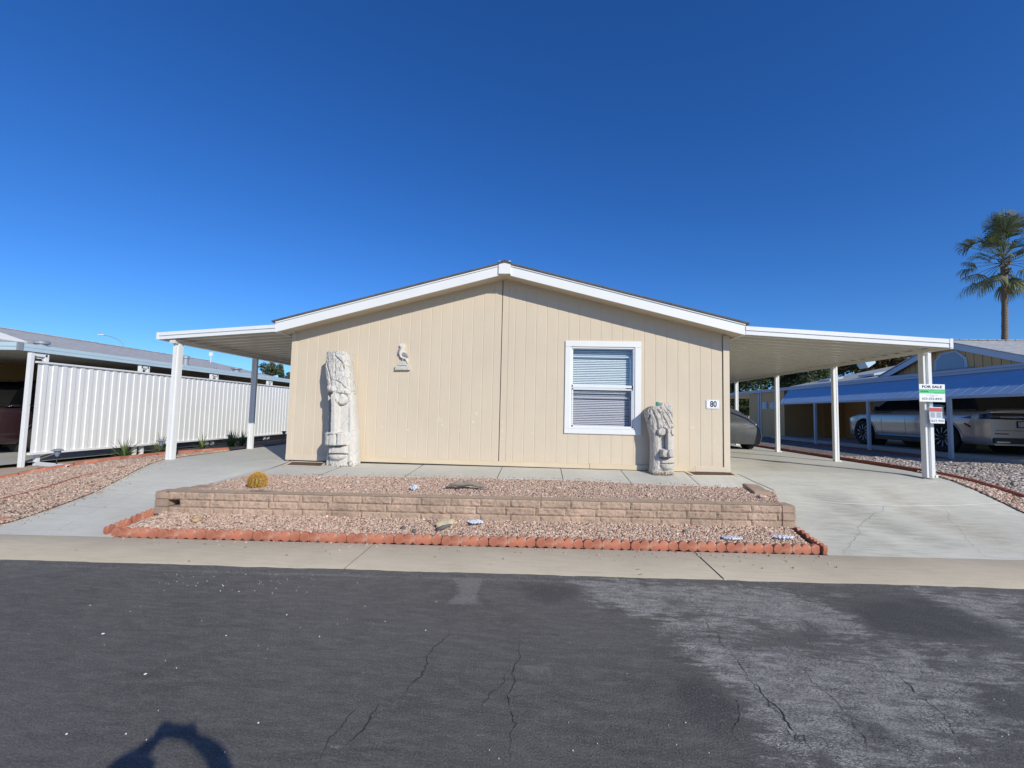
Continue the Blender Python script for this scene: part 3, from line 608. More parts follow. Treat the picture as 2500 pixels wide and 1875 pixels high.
for c in range(3):
    mb = MB(); x = x0w-(0 if c != 1 else .0)+(.16 if c == 1 else 0); q = 0
    bl = .405
    while x < x1w-.05:
        L = bl if q or c == 1 else bl*.55
        x2 = min(x+L, x1w); zz0 = .215+c*.102+.012*x/4; dy = random.uniform(-.006, .006)
        block_mesh(mb, x+.002, x2-.002, zz0, zz0+.099, .19, lambda xx, dy=dy: wy(xx)+dy, c*31+q*7.3); x = x2; q += 1
    mb.build('block_course', M['block'], wallp)
mb = MB()  # end blocks turning back at both ends
for c in range(3):
    z0 = .215+c*.102
    for (xa, xb, ya, yb, off) in [(-5.25, -5.055, 5.80, 6.02, -.06), (3.295, 3.47, 6.215, 6.47, .04)]:
        z1 = z0+off*.3; mb.bevbox(xa, xb, ya+random.uniform(-.006, .006), yb, z1, z1+.099, .008)
for q, (xa, ya) in enumerate([(-5.2, 6.03), (-5.12, 6.24)]): mb.bevbox(xa, xa+.22, ya, ya+.2, .30+.06*q, .495, .01)
mb.build('end_block', M['block'], wallp)
capm = MB()
for c in range(22):
    a = x0w-.04+c*.395; b = min(a+.39, x1w)
    if a < x1w-.05: capm.add([(a, wy(a)-.004, .5225+.012*a/4), (b, wy(b)-.004, .5225+.012*b/4), (b, wy(b)+.2, .524+.012*b/4), (a, wy(a)+.2, .524+.012*a/4), ], [(0, 1, 2, 3)])
capm.build('cap', M['block_top'], wallp)
b_ = thing('loose_block', 'loose tan concrete block lying beside the driveway at the upper bed corner', 'block', tuple(on_z(1850, 1217, .5)))
P = [on_z(u, v, z) for u, v, z in [(1843, 1214, .47), (1881, 1216, .47), (1852, 1196, .50), (1815, 1192, .50)]]
mbk = MB(); mbk.hexa([tuple(p) for p in P]+[(p[0], p[1], p[2]+.085) for p in P]); mbk.build('body', M['block'], b_)

# ------------------------------------------------------------------ gravel beds
def gravel_points(A, B, n):
    """random points in the ruled strip A(s)-B(s)"""
    def rs(P):
        P = np.array(P, float); d = np.r_[0, np.cumsum(np.linalg.norm(np.diff(P[:, :2], axis=0), axis=1))]/1.0; return P, d/d[-1]
    A, da = rs(A); B, db = rs(B); s_ = RNG.random(n); t_ = RNG.random(n)
    a = np.stack([np.interp(s_, da, A[:, k]) for k in range(3)], -1); b = np.stack([np.interp(s_, db, B[:, k]) for k in range(3)], -1)
    return a+(b-a)*t_[:, None]
BASE = np.array([[-1, -1, -1], [1, -1, -1], [1, 1, -1], [-1, 1, -1], [-1, -1, 1], [1, -1, 1], [1, 1, 1], [-1, 1, 1]], float)
BF = np.array([(0, 3, 2, 1), (4, 5, 6, 7), (0, 1, 5, 4), (1, 2, 6, 5), (2, 3, 7, 6), (3, 0, 4, 7)])
def stones(name, P, size, cols, mat, parent=None):
    n = len(P); sz = size*np.exp(RNG.normal(0, .28, n))
    v = BASE[None]*(1+RNG.uniform(-.42, .25, (n, 8, 3))); v *= (sz[:, None, None]*np.stack([RNG.uniform(.7, 1.3, n), RNG.uniform(.6, 1.0, n), RNG.uniform(.35, .75, n)], -1)[:, None, :])*.5
    a = RNG.random(n)*6.28; tl = RNG.normal(0, .45, n); ca, sa, ct, st_ = np.cos(a), np.sin(a), np.cos(tl), np.sin(tl)
    x, y, z = v[..., 0], v[..., 1], v[..., 2]; y, z = y*ct[:, None]-z*st_[:, None], y*st_[:, None]+z*ct[:, None]; x, y = x*ca[:, None]-y*sa[:, None], x*sa[:, None]+y*ca[:, None]
    V = np.stack([x, y, z], -1)+P[:, None, :]; V = V.reshape(-1, 3); F = (BF[None]+8*np.arange(n)[:, None, None]).reshape(-1, 4)
    me = bpy.data.meshes.new(name); me.vertices.add(len(V)); me.vertices.foreach_set('co', V.ravel().astype(np.float32)); me.loops.add(F.size); me.loops.foreach_set('vertex_index', F.ravel().astype(np.int32))
    me.polygons.add(len(F)); me.polygons.foreach_set('loop_start', np.arange(0, F.size, 4, dtype=np.int32)); me.update(calc_edges=True); me.validate()
    me.materials.append(mat); o = bpy.data.objects.new(name, me); finish(o, parent)
    c = np.array(cols)[RNG.integers(0, len(cols), n)]*np.exp(RNG.normal(0, .16, n))[:, None]; cc = np.ones((n, 8, 4), np.float32); cc[..., :3] = c[:, None, :]
    at = me.color_attributes.new('tint', 'FLOAT_COLOR', 'POINT'); at.data.foreach_set('color', cc.ravel()); return o
edF = [np.array([-5.30, 5.36, .055]), np.array([-1, 5.60, .055]), np.array([3.50, 5.84, .06])]
wb = [np.array([-5.12, 5.80, .225]), np.array([-1, wy(-1)+.01, .235]), np.array([3.36, wy(3.3)+.01, .25])]
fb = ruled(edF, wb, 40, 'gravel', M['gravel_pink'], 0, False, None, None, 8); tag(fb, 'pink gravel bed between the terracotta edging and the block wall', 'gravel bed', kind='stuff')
s1 = stones('gravel_stones', gravel_points(edF, wb, 24000)+np.array([0, 0, .004]), .018, PINK, M['stones'], fb)
wt = [np.array([x, wy(x)+.16, .50+.012*x/4]) for x in (-4.95, -2, 1, 3.35)]
sfx = [np.array(SFP[0])+[.0, 0, 0]]+[np.array(p)+[0, -.015, -.012] for p in SFP[1:]]
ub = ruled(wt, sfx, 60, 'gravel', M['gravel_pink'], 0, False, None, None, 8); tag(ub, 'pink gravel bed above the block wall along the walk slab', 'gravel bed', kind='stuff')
s2 = stones('gravel_stones', gravel_points(wt, sfx, 34000)+np.array([0, 0, .004]), .018, PINK, M['stones'], ub)
# left gravel strip between path and fence
def path_left(t_):
    a = np.interp(5.16+t_, yl, xl_) if t_ > 0 else -7.35
    return float(np.interp(t_, [0, .3], [-7.25, a])) if t_ < .3 else float(a)
BORD = [hit(*p) for p in [(-60, 1182), (0, 1172), (47, 1163), (100, 1153), (165, 1143), (230, 1134), (290, 1125), (345, 1119), (400, 1113), (480, 1107), (560, 1101)]]
glA = []; glB = []
for k_, p in enumerate(BORD):
    t_ = p[1]-float(sb(p[0])); ta = [0, .35, .8, 1.2, 1.6, 2.0, 2.4, 2.8, 3.2, 3.8, 4.6][k_]
    xa = path_left(ta)+.03; glA.append(np.array([xa, float(sb(xa))+ta, 0])); glB.append(np.array([p[0], p[1], 0]))
glA.insert(0, np.array([path_left(0), float(sb(-7.2))+.005, 0])); glB.insert(0, np.array([-11.5, float(sb(-11.5))+.02, 0]))
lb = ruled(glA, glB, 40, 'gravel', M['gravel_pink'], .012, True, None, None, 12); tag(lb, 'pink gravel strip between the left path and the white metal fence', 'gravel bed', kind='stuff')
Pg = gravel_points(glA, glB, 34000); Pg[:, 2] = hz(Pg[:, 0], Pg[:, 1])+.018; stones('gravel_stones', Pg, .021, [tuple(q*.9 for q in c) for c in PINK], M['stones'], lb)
# dark lava gravel behind the pink strip
A = [np.array([-7.17, 9.7, 0]), np.array([-7.17, 22, 0])]; B = [np.array([-9.9, 10.6, 0]), np.array([-9.9, 24, 0])]
o = ruled(A, B, 20, 'lava_gravel', M['gravel_dark'], .02, True, None, None, 6); tag(o, 'dark lava gravel behind the left carport post', 'gravel bed', kind='stuff')
# right side gravel
rb = [hit(*p) for p in [(2288, 1158), (2360, 1174), (2430, 1190), (2500, 1207)]]
RBX = [float(p[0]) for p in rb]; RBY = [float(p[1]) for p in rb]
def brick_x(y): return 7.62 if y > 8.9 else float(np.interp(y, [6.0, 7.4, 8.2, 8.9], [8.6, 8.25, 7.9, 7.62]))
A = [np.array([xr_edge(y)+max(0, 1.2-(y-5.98))*.9, y, 0]) for y in np.linspace(6.0, 9.2, 20)]; B = [np.array([brick_x(y), y, 0]) for y in np.linspace(6.0, 9.2, 20)]
o = ruled(A, B, 30, 'gravel', M['gravel_pink'], .012, True, None, None, 5); tag(o, 'narrow wedge of tan gravel between the driveway and the red border', 'gravel bed', kind='stuff')
Pg = gravel_points(A, B, 5000); Pg[:, 2] = hz(Pg[:, 0], Pg[:, 1])+.018; stones('gravel_stones', Pg, .026, PINK, M['stones'], o)
A = [np.array([brick_x(y)+.12, y, 0]) for y in np.linspace(6.0, 24, 60)]; B = [np.array([12.3, y, 0]) for y in np.linspace(6.0, 24, 60)]
o = ruled(A, B, 60, 'gravel', M['gravel_grey'], .012, True, None, None, 8); tag(o, 'grey river gravel between the driveway and the blue awning', 'gravel bed', kind='stuff')
Pg = gravel_points(A[:22], B[:22], 34000); Pg[:, 2] = hz(Pg[:, 0], Pg[:, 1])+.02; stones('gravel_stones', Pg, .035, GREY, M['stones'], o)

n_ = 230; q = RNG.random(n_); xx = -5.2+8.7*q; yy = 5.275+.0582*(xx+5.33)-.02-RNG.exponential(.10, n_); P1 = np.stack([xx, yy, np.full(n_, .034)], -1)
n_ = 260; xx = RNG.uniform(-4.2, 3.4, n_); yf_, zf2 = slab_front(xx); P2 = np.stack([xx, yf_+.01+RNG.exponential(.10, n_), zf2+.012], -1); P2 = P2[P2[:, 1] < 8.1]
n_ = 160; tq = RNG.uniform(0, 2.8, n_); xx = np.array([path_left(v_) for v_ in tq])+.05+RNG.exponential(.09, n_); yy = sb(xx)+tq; P3 = np.stack([xx, yy, hz(xx, yy)+.01], -1)
o = stones('stray_gravel', np.r_[P1, P2, P3], .013, PINK, M['stones']); tag(o, 'stray pink stones spilled onto the concrete', 'gravel', kind='stuff')
# ------------------------------------------------------------------ scalloped edging stones
def edger(L, n_sc, mat, h=.110):
    """local mesh along +x, depth in y, base z=0: a plinth carrying overlapping discs"""
    mb = MB(); w = L/n_sc; r = w*.56; zc = h-r
    mb.box(0.002, L-.002, .0075, .0525, 0, zc+.014)
    for k_ in range(n_sc):
        c = k_*w+w/2; rr = r if 0 < k_ < n_sc-1 else r*.95; cc = c+(.003 if k_ == 0 else (-.003 if k_ == n_sc-1 else 0)); y0 = 0.0 if k_ % 2 == 0 else .003; A = np.linspace(0, 2*math.pi, 28, endpoint=False)
        V = [(cc+math.cos(a)*rr, y0+.006, zc+math.sin(a)*rr) for a in A]+[(cc+math.cos(a)*rr*.90, y0, zc+math.sin(a)*rr*.90) for a in A]+[(cc+math.cos(a)*rr*.94, .058-y0, zc+math.sin(a)*rr*.94) for a in A]+[(cc+math.cos(a)*rr, .050-y0, zc+math.sin(a)*rr) for a in A]
        m_n = 28; F = [tuple(range(m_n, 2*m_n))[::1], tuple(range(2*m_n, 3*m_n))[::-1]]
        for (p, q) in ((0, 1), (3, 0), (2, 3)): F += [(p*m_n+i_, p*m_n+(i_+1) % m_n, q*m_n+(i_+1) % m_n, q*m_n+i_) for i_ in range(m_n)]
        mb.add(V, F)
    return mb
def place_edger(src, a, b, label, group='terracotta scalloped edging stones'):
    a, b = Vector(a), Vector(b); o = src if not src.get('used') else src.copy()
    if o is not src: COL.objects.link(o)
    src['used'] = 1; d = b-a; rot = Matrix((d.normalized(), Vector((-d.y, d.x, 0)).normalized(), d.normalized().cross(Vector((-d.y, d.x, 0)).normalized()))).transposed()
    o.matrix_world = Matrix.Translation(a)@rot.to_4x4(); tag(o, label, 'edging stone', group); return o
e0 = edger(.585, 5, None).build('edging_stone', M['terracotta']); 
pa, pb = np.array([-5.33, 5.285]), np.array([3.54, 5.80]); Ltot = np.linalg.norm(pb-pa); ne = 15; u_ = (pb-pa)/Ltot; step = Ltot/ne
POSN = ['at the left corner by the path', 'second from the left corner', 'third from the left corner', 'fourth from the left corner', 'fifth from the left corner', 'sixth from the left corner',
        'below the first dark stones', 'below the wood piece with a stick', 'in the middle of the row', 'below the middle joint of the house', 'below the right half of the window', 'seventh from the right corner group', 'just left of the pavement joint', 'below the flat pale coral', 'at the right corner by the driveway']
ORD = ['first', 'second', 'third', 'fourth', 'fifth', 'sixth', 'seventh', 'eighth', 'ninth', 'tenth', 'eleventh', 'twelfth', 'thirteenth', 'fourteenth', 'fifteenth']
for k_ in range(ne):
    a = pa+u_*step*k_; b = a+u_*.58; z = .03; jz = random.uniform(-.004, .006)
    lab = 'terracotta scalloped edging stone, %s from the left in the row along the pavement' % ORD[k_]
    o = place_edger(e0, (a[0], a[1]+random.uniform(-.006, .006), z+jz), (b[0], b[1]+random.uniform(-.006, .006), z+random.uniform(-.002, .008)), lab)
    o.scale = (step/.585*.993, 1, 1)
for k_, (a, b, nm) in enumerate([(hit(262, 1306), hit(322, 1281), 'lower'), (hit(326, 1279), hit(384, 1256), 'upper')]):
    d = b-a; L = np.linalg.norm(d); o = place_edger(e0, (a[0], a[1], a[2]-.01), (b[0], b[1], b[2]-.01), 'weathered orange scalloped edging stone climbing beside the left path, the %s one' % nm); o.scale = (L/.585, 1, 1)
for k_, (a, b, nm) in enumerate([((3.60, 5.79, .03), (3.56, 6.04, .09), 'lower'), ((3.55, 6.06, .10), (3.46, 6.40, .20), 'upper')]):
    d = np.array(b)-np.array(a); L = np.linalg.norm(d); o = place_edger(e0, a, b, 'terracotta scalloped edging stone stepping up beside the driveway, the %s one' % nm); o.scale = (L/.585, 1, 1)
# long border bricks
def border(name, P, L, mat, label, group, w=.09, h=.07, scal=False):
    src = None; P = [np.array(p, float) for p in P]; seg = []
    d = np.r_[0, np.cumsum([np.linalg.norm(b[:2]-a[:2]) for a, b in zip(P[:-1], P[1:])])]; n = max(1, int(d[-1]/L)); 
    for k_ in range(n):
        s0, s1 = k_*d[-1]/n, (k_+.985)*d[-1]/n; a = np.array([np.interp(s0, d, [p[q] for p in P]) for q in range(2)]); b = np.array([np.interp(s1, d, [p[q] for p in P]) for q in range(2)]); seg.append((a, b))
    for k_, (a, b) in enumerate(seg):
        if src is None:
            mb = MB(); mb.bevbox(0, 1, 0, w, -.05, h, .012); src = mb.build(name, mat); o = src
        else: o = src.copy(); COL.objects.link(o)
        az, bz = float(hz(*a)), float(hz(*b)); v = Vector((b[0]-a[0], b[1]-a[1], bz-az)); s_ = Vector((-v.y, v.x, 0)).normalized(); vn = v.normalized()
        o.matrix_world = Matrix.Translation((a[0], a[1], az+random.uniform(-.006, .006)))@Matrix((vn, s_, vn.cross(s_))).transposed().to_4x4()@Matrix.Diagonal((v.length, 1, 1, 1))
        tag(o, label.replace('%s', ORD[k_] if k_ < 15 else 'next'), 'border brick', group)
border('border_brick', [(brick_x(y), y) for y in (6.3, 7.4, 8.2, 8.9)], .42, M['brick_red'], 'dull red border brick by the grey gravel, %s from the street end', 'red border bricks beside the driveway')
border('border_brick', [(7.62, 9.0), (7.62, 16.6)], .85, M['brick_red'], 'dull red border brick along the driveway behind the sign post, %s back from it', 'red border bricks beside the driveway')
border('border_brick', [tuple(BORD[0][:2]), tuple(BORD[1][:2]), tuple(BORD[2][:2])], .75, M['terracotta'], 'broad terracotta border brick at the left edge of the photo', 'terracotta border bricks under the fence', .12, .06)
border('border_brick', [tuple(p[:2]) for p in BORD[2:]], .62, M['terracotta'], 'weathered terracotta border brick under the white fence, %s from the street', 'terracotta border bricks under the fence', .12, .075)
mb = MB(); p = [np.array([xx, sb(xx)+tt_]) for xx, tt_ in ((-9.5, .02), (-7.27, .02), (-7.05, .40), (-9.5, .42))]; mb.prism([(q[0], q[1], float(hz(*q))+.008) for q in p], (0, 0, .022)); o = mb.build('paver', M['paver_red']); tag(o, 'smooth terracotta paver at the foot of the left path', 'paver')
# buried edging strip running through the left gravel
mb = MB(); P = [hit(*p) for p in [(0, 1222), (90, 1200), (200, 1165), (300, 1143), (384, 1124)]]
for a, b in zip(P[:-1], P[1:]):
    d = (b-a)[:2]; nn_ = np.array([-d[1], d[0]])/np.linalg.norm(d)*.03
    mb.hexa([(a[0]-nn_[0], a[1]-nn_[1], a[2]-.01), (b[0]-nn_[0], b[1]-nn_[1], b[2]-.01), (b[0]+nn_[0], b[1]+nn_[1], b[2]-.01), (a[0]+nn_[0], a[1]+nn_[1], a[2]-.01)]+[(a[0]-nn_[0], a[1]-nn_[1], a[2]+.03), (b[0]-nn_[0], b[1]-nn_[1], b[2]+.03), (b[0]+nn_[0], b[1]+nn_[1], b[2]+.03), (a[0]+nn_[0], a[1]+nn_[1], a[2]+.03)])
o = mb.build('edging_strip', M['brick_red']); tag(o, 'half buried dull red edging strip crossing the left gravel', 'edging strip')

# ------------------------------------------------------------------ the house
XL, XR, XM = -4.885, 3.485, -.69
def zf(x):                     # underside of the barge boards
    return 4.255-(.262*(XM-x) if x < XM else .2515*(x-XM))
house = thing('mobile_home', 'tan low-gabled mobile home with vertical grooved siding and white trim', 'house', (XM, HW, .68))
OP = (.575, 1.775, 1.43, 2.965)       # window opening
def y_prof():
    pts = []; g_ = .2032; x = XR-.115
    cuts = []
    while x > XL+.09:
        if not (-.80 < x < -.60): cuts.append(x)
        x -= g_
    pts.append((XL, 0))
    for c in sorted(cuts): pts += [(c-.010, 0), (c-.005, .0045), (c+.005, .0045), (c+.010, 0)]
    pts += [(XR, 0)]; pts += [(-.752, 0), (-.749, .035), (-.738, .035), (-.735, 0), (-.622, 0), (-.619, .007), (-.614, .007), (-.611, 0)]
    pts = sorted(set(pts)); xs = [p[0] for p in pts]; ys0 = [p[1] for p in pts]
    for e in (OP[0], OP[1], XM): pts.append((e, float(np.interp(e, xs, ys0))))
    return sorted(pts)
pr = y_prof(); mb = MB()
for (xa, ya), (xb, yb) in zip(pr[:-1], pr[1:]):
    if xb-xa < 1e-5: continue
    xm = (xa+xb)/2; zl = [(.675, None)] 
    spans = [(.675, OP[2]), (OP[3], None)] if OP[0] < xm < OP[1] else [(.675, None)]
    for z0, z1 in spans:
        mb.add([(xa, HW+ya, z0), (xb, HW+yb, z0), (xb, HW+yb, (zf(xb)+.02) if z1 is None else z1), (xa, HW+ya, (zf(xa)+.02) if z1 is None else z1)], [(0, 1, 2, 3)])
wall = mb.build('front_wall', M['siding'], house)
MB().box(-.753, -.734, HW+.034, HW+.045, .68, 4.24).build('seam', M['gap'], wall)
mb = MB(); mb.box(3.372, 3.378, HW-.001, HW+.01, .70, 3.22); mb.build('seam', M['gap'], wall)
MB().bevbox(3.381, XR+.008, HW-.018, HW+.01, .74, zf(3.43)-.01, .003).build('corner_board', M['siding_trim'], house)
MB().bevbox(XL-.006, XL+.085, HW-.012, HW+.01, .74, zf(XL)-.0, .003).build('corner_board', M['siding_trim'], house)
for xa, xz in ((XL, XL), (XR-.05, XR)): MB().box(xa, xa+.05, HW+.011, 24, .66, zf(xz)+.12).build('side_wall', M['siding'], house)
MB().bevbox(-3.62, .95, HW-.030, HW+.0, .69, .775, .004).build('skirting_ledge', M['skirt'], house); MB().bevbox(.955, 2.86, HW-.032, HW+.0, .692, .782, .004).build('skirting_ledge', M['skirt'], house)
MB().bevbox(XL-.008, -3.625, HW-.016, HW-.001, .68, .785, .003).build('skirting_ledge', M['siding_trim'], house); MB().bevbox(2.865, XR+.010, HW-.020, HW-.001, .69, .79, .003).build('skirting_ledge', M['siding_trim'], house)
mb = MB(); mb.box(-3.62, 2.86, HW-.028, HW-.0, .672, .689); mb.build('skirting_gap', M['gap'], house)
def slant(x0, x1, ya, yb, d0, d1, zfun=zf):
    return [(x0, ya, zfun(x0)+d0), (x1, ya, zfun(x1)+d0), (x1, yb, zfun(x1)+d0), (x0, yb, zfun(x0)+d0), (x0, ya, zfun(x0)+d1), (x1, ya, zfun(x1)+d1), (x1, yb, zfun(x1)+d1), (x0, yb, zfun(x0)+d1)]
YF = 7.955
for a, b in ((-5.035, -.797), (-.577, 3.635)):
    MB().hexa(slant(a, b, YF, YF+.02, 0, .172)).build('barge_board', M['white'], house)
    MB().hexa(slant(a, b, YF-.016, YF+.022, .174, .200)).build('drip_moulding', M['white'], house)
mb = MB().box(-.797, -.577, YF-.03, YF+.02, 4.255, 4.495); mb.build('ridge_block', M['white'], house)
for a, b in ((-5.015, XM), (XM, 3.615)):
    MB().hexa(slant(a, b, YF+.021, HW+.02, .006, .03)).build('soffit', M['soffit'], house)
for a, b in ((-5.10, XM), (XM, 3.70)):
    MB().hexa(slant(a, b, YF-.035, 24.6, .204, .232)).build('roof', M['shingle_dark'], house)
for a, b in ((-5.035, -5.005), (3.605, 3.635)): MB().hexa(slant(a, b, YF+.021, 24.5, 0, .19)).build('eave_board', M['white'], house)
mb = MB().hexa([(XM-.13, YF-.045, 4.452), (XM, YF-.045, 4.496), (XM, 24.6, 4.496), (XM-.13, 24.6, 4.452), (XM-.13, YF-.045, 4.467), (XM, YF-.045, 4.512), (XM, 24.6, 4.512), (XM-.13, 24.6, 4.467)])
mb.hexa([(XM, YF-.045, 4.496), (XM+.13, YF-.045, 4.452), (XM+.13, 24.6, 4.452), (XM, 24.6, 4.496), (XM, YF-.045, 4.512), (XM+.13, YF-.045, 4.467), (XM+.13, 24.6, 4.467), (XM, 24.6, 4.512)]); mb.build('ridge_cap', M['shingle_dark'], house)
# window
x0, x1, z0, z1 = OP; win = MB()
win.bevbox(x0-.10, x0, HW-.024, HW+.006, z0-.002, z1+.002, .003); win.bevbox(x1, x1+.112, HW-.024, HW+.006, z0-.002, z1+.002, .003)
win.bevbox(x0-.10, x1+.112, HW-.026, HW+.006, z1+.003, z1+.112, .003); win.bevbox(x0-.102, x1+.114, HW-.026, HW+.006, z0-.098, z0-.003, .003)
win = win.build('window', M['white'], house)
f = MB(); t_ = .028
for (a, b, c, d) in ((x0, x0+t_, z0, z1), (x1-t_, x1, z0, z1), (x0+t_, x1-t_, z0, z0+t_), (x0+t_, x1-t_, z1-t_, z1)): f.box(a+.001, b-.001, HW-.008, HW+.075, c+.001, d-.001)
f.build('frame', M['vinyl'], win)
zm = 2.205
f = MB()
for (a, b, c, d) in ((x0+t_, x0+t_+.022, zm-.0, z1-t_), (x1-t_-.018, x1-t_, zm, z1-t_), (x0+t_+.022, x1-t_-.018, z1-t_-.012, z1-t_), (x0+t_, x1-t_, zm-.002, zm+.042)): f.box(a, b, HW+.020, HW+.05, c, d)
f.build('upper_sash', M['vinyl'], win)
f = MB()
for (a, b, c, d) in ((x0+t_+.008, x0+t_+.032, z0+t_, zm-.03), (x1-t_-.030, x1-t_-.008, z0+t_, zm-.03), (x0+t_+.008, x1-t_-.008, z0+t_, z0+t_+.024), (x0+t_+.008, x1-t_-.008, zm-.05, zm-.026)): f.box(a, b, HW+.002, HW+.018, c, d)
f.build('screen_frame', M['vinyl'], win)
f = MB(); f.add([(x0+t_, HW+.040, zm+.042), (x1-t_, HW+.040, zm+.042), (x1-t_, HW+.040, z1-t_), (x0+t_, HW+.040, z1-t_)], [(0, 1, 2, 3)]); f.build('pane', M['glass'], win)
f = MB(); f.add([(x0+t_, HW+.060, z0+t_), (x1-t_, HW+.060, z0+t_), (x1-t_, HW+.060, zm), (x0+t_, HW+.060, zm)], [(0, 1, 2, 3)]); f.build('pane', M['clear'], win)
f = MB(); f.add([(x0+t_+.03, HW+.010, z0+t_+.02), (x1-t_-.03, HW+.010, z0+t_+.02), (x1-t_-.03, HW+.010, zm-.05), (x0+t_+.03, HW+.010, zm-.05)], [(0, 1, 2, 3)]); f.build('insect_screen', M['screen'], win)
f = MB(); f.box(x0+.03, x1-.05, HW+.085, HW+.10, z1-.185, z1-.160); f.box(x0+.03, x1-.05, HW+.085, HW+.10, zm-.20, zm-.178); f.box(x1-.075, x1-.05, HW+.085, HW+.10, z0+.03, z1-.2); f.build('inner_rail', M['vinyl'], win)
f = MB(); z = z0+.03
while z < z1-.03:
    a = math.radians(50+random.uniform(-2, 2)); hw_ = .0165; yy = HW+.135; dy, dz = math.cos(a)*hw_, math.sin(a)*hw_; sg = random.uniform(-.002, .002)
    P = [(xx, yy-dy, z-dz+sg*k_) for k_, xx in enumerate((x0+.035, (x0+x1)/2, x1-.035))]+[(xx, yy, z+.002+sg*k_) for k_, xx in enumerate((x0+.035, (x0+x1)/2, x1-.035))]+[(xx, yy+dy, z+dz+sg*k_) for k_, xx in enumerate((x0+.035, (x0+x1)/2, x1-.035))]
    f.add(P, [(0, 1, 4, 3), (1, 2, 5, 4), (3, 4, 7, 6), (4, 5, 8, 7)]); z += .0335
f.build('blinds', M['blinds'], win)
f = MB(); f.add([(x0-.02, HW+.02, z0-.02), (x1+.02, HW+.02, z0-.02), (x1+.02, HW+.5, z0-.02), (x0-.02, HW+.5, z0-.02), (x0-.02, HW+.02, z1+.02), (x1+.02, HW+.02, z1+.02), (x1+.02, HW+.5, z1+.02), (x0-.02, HW+.5, z1+.02)], [(0, 1, 2, 3), (7, 6, 5, 4), (1, 5, 6, 2), (2, 6, 7, 3), (3, 7, 4, 0)]); f.build('reveal', M['room'], win)
f = MB()   # nail heads and touched-up patches of paler paint on the siding
M['touchup'] = simple('paler_touch_up_paint', (.71, .62, .485), .6, var=.02, bmp=0)
def blob(mb, u, v, ru, rv, y, n=11):
    P = []
    for k_ in range(n):
        a = 6.283*k_/n; r = random.uniform(.55, 1.1); P.append(tuple(on_y(u+ru*math.cos(a)*r, v+rv*math.sin(a)*r, y)))
    mb.add(P, [tuple(range(n))])
for (u, v, a, b) in [(1073, 1022, 1.6, 10), (1069, 1025, 1.2, 8), (1078, 1026, 1.5, 9), (1080, 1038, 4, 3), (1147, 1014, 1.3, 6), (1151, 1016, 1.2, 5), (1163, 1010, 4, 4), (1155, 1030, 4, 4), (996, 1050, 3, 4), (932, 1043, 2, 5), (1121, 1052, 2.5, 3.5), (1226, 1052, 2.5, 8), (1226, 1030, 2, 4), (1227, 1072, 2.5, 3), (1299, 1057, 2.5, 3), (1690, 1044, 9, 3), (1745, 1076, 2, 6)]: f = MB(); blob(f, u, v, a, b, HW-.0015); f.build('paint_patch', M['touchup'], wall)

# crawl-space well covers
def walk_hit(u, v):
    d = _ray(u, v); k = np.arange(6.5, 8.36, .003); P = CAMP+d[None, :]*(k[:, None]/d[1]); yf, zf_ = slab_front(P[:, 0]); z = zf_+(zs(P[:, 0])-zf_)*np.clip((P[:, 1]-yf)/(HW+.05-yf), 0, 1)+.004
    b_ = P[:, 2] < z; return P[int(np.argmax(b_))] if b_.any() else P[-1]
def well(label, px):
    P = [walk_hit(u, v) for u, v, z in px]; c = sum(P)/4; w_ = thing('well_cover', label, 'well cover', tuple(c), 'crawl space well covers at the foot of the wall')
    o_ = MB(); P = [tuple(p) for p in P]; up = lambda p, h: (p[0], p[1], p[2]+h)
    cc = np.array(P).mean(0); I = [tuple(cc+(np.array(p)-cc)*np.array([.86, .72, 1])) for p in P]
    for k_ in range(4):
        a, b, c_, d = P[k_], P[(k_+1) % 4], I[(k_+1) % 4], I[k_]
        o_.hexa([a, b, c_, d]+[up(q, .014) for q in (a, b, c_, d)])
    o_.build('frame', M['vent_wood'], w_); q = MB(); q.hexa(I+[up(p, .006) for p in I]); q.build('grate', M['well_dark'], w_)
well('tan framed well cover left of the tall carved post', [(689, 1137, .66), (786, 1141, .66), (800, 1130, .675), (712, 1127, .67)])
well('tan framed well cover at the right corner of the house', [(1690, 1162, .685), (1806, 1163, .685), (1782, 1152, .70), (1667, 1151, .695)])
# number plate
sg = thing('house_number_sign', 'small white plate with the number 80 beside the right corner of the house', 'sign', (3.19, HW-.012, 1.95))
pc = [on_y(u, v, HW-.012) for u, v in ((1724.5, 997.5), (1755.5, 998.5), (1755.5, 977), (1724.5, 976))]; xa, xb = pc[0][0], pc[1][0]; za, zb_ = (pc[0][2]+pc[1][2])/2, (pc[2][2]+pc[3][2])/2
MB().bevbox(xa, xb, HW-.014, HW-.004, za, zb_, .004).build('plate', M['sign_white'], sg)
def text(name, s, mat, parent, loc, size, sx=1.0, rz=0.0, rx=math.pi/2, thick=.0012, bold=0.0, align='CENTER', tilt=0.0):
    c = bpy.data.curves.new(name+'_tmp', 'FONT'); c.body = s; c.size = size; c.extrude = thick; c.offset = bold; c.align_x = align; c.align_y = 'CENTER'; c.resolution_u = 3
    t = bpy.data.objects.new('tmp', c); COL.objects.link(t); bpy.context.view_layer.update()
    me = bpy.data.meshes.new_from_object(t.evaluated_get(bpy.context.evaluated_depsgraph_get())); COL.objects.unlink(t); bpy.data.objects.remove(t)
    R_ = Matrix.Translation(Vector(loc))@Matrix.Rotation(rz, 4, 'Z')@Matrix.Rotation(rx, 4, 'X')@Matrix.Rotation(tilt, 4, 'Z')@Matrix.Diagonal((sx, 1, 1, 1)); me.transform(R_)
    org = ORG[parent.name]; me.transform(Matrix.Translation(Vector(-org))); me.materials.clear(); me.materials.append(mat)
    o = bpy.data.objects.new(name, me); finish(o, parent); ORG[o.name] = org; return o
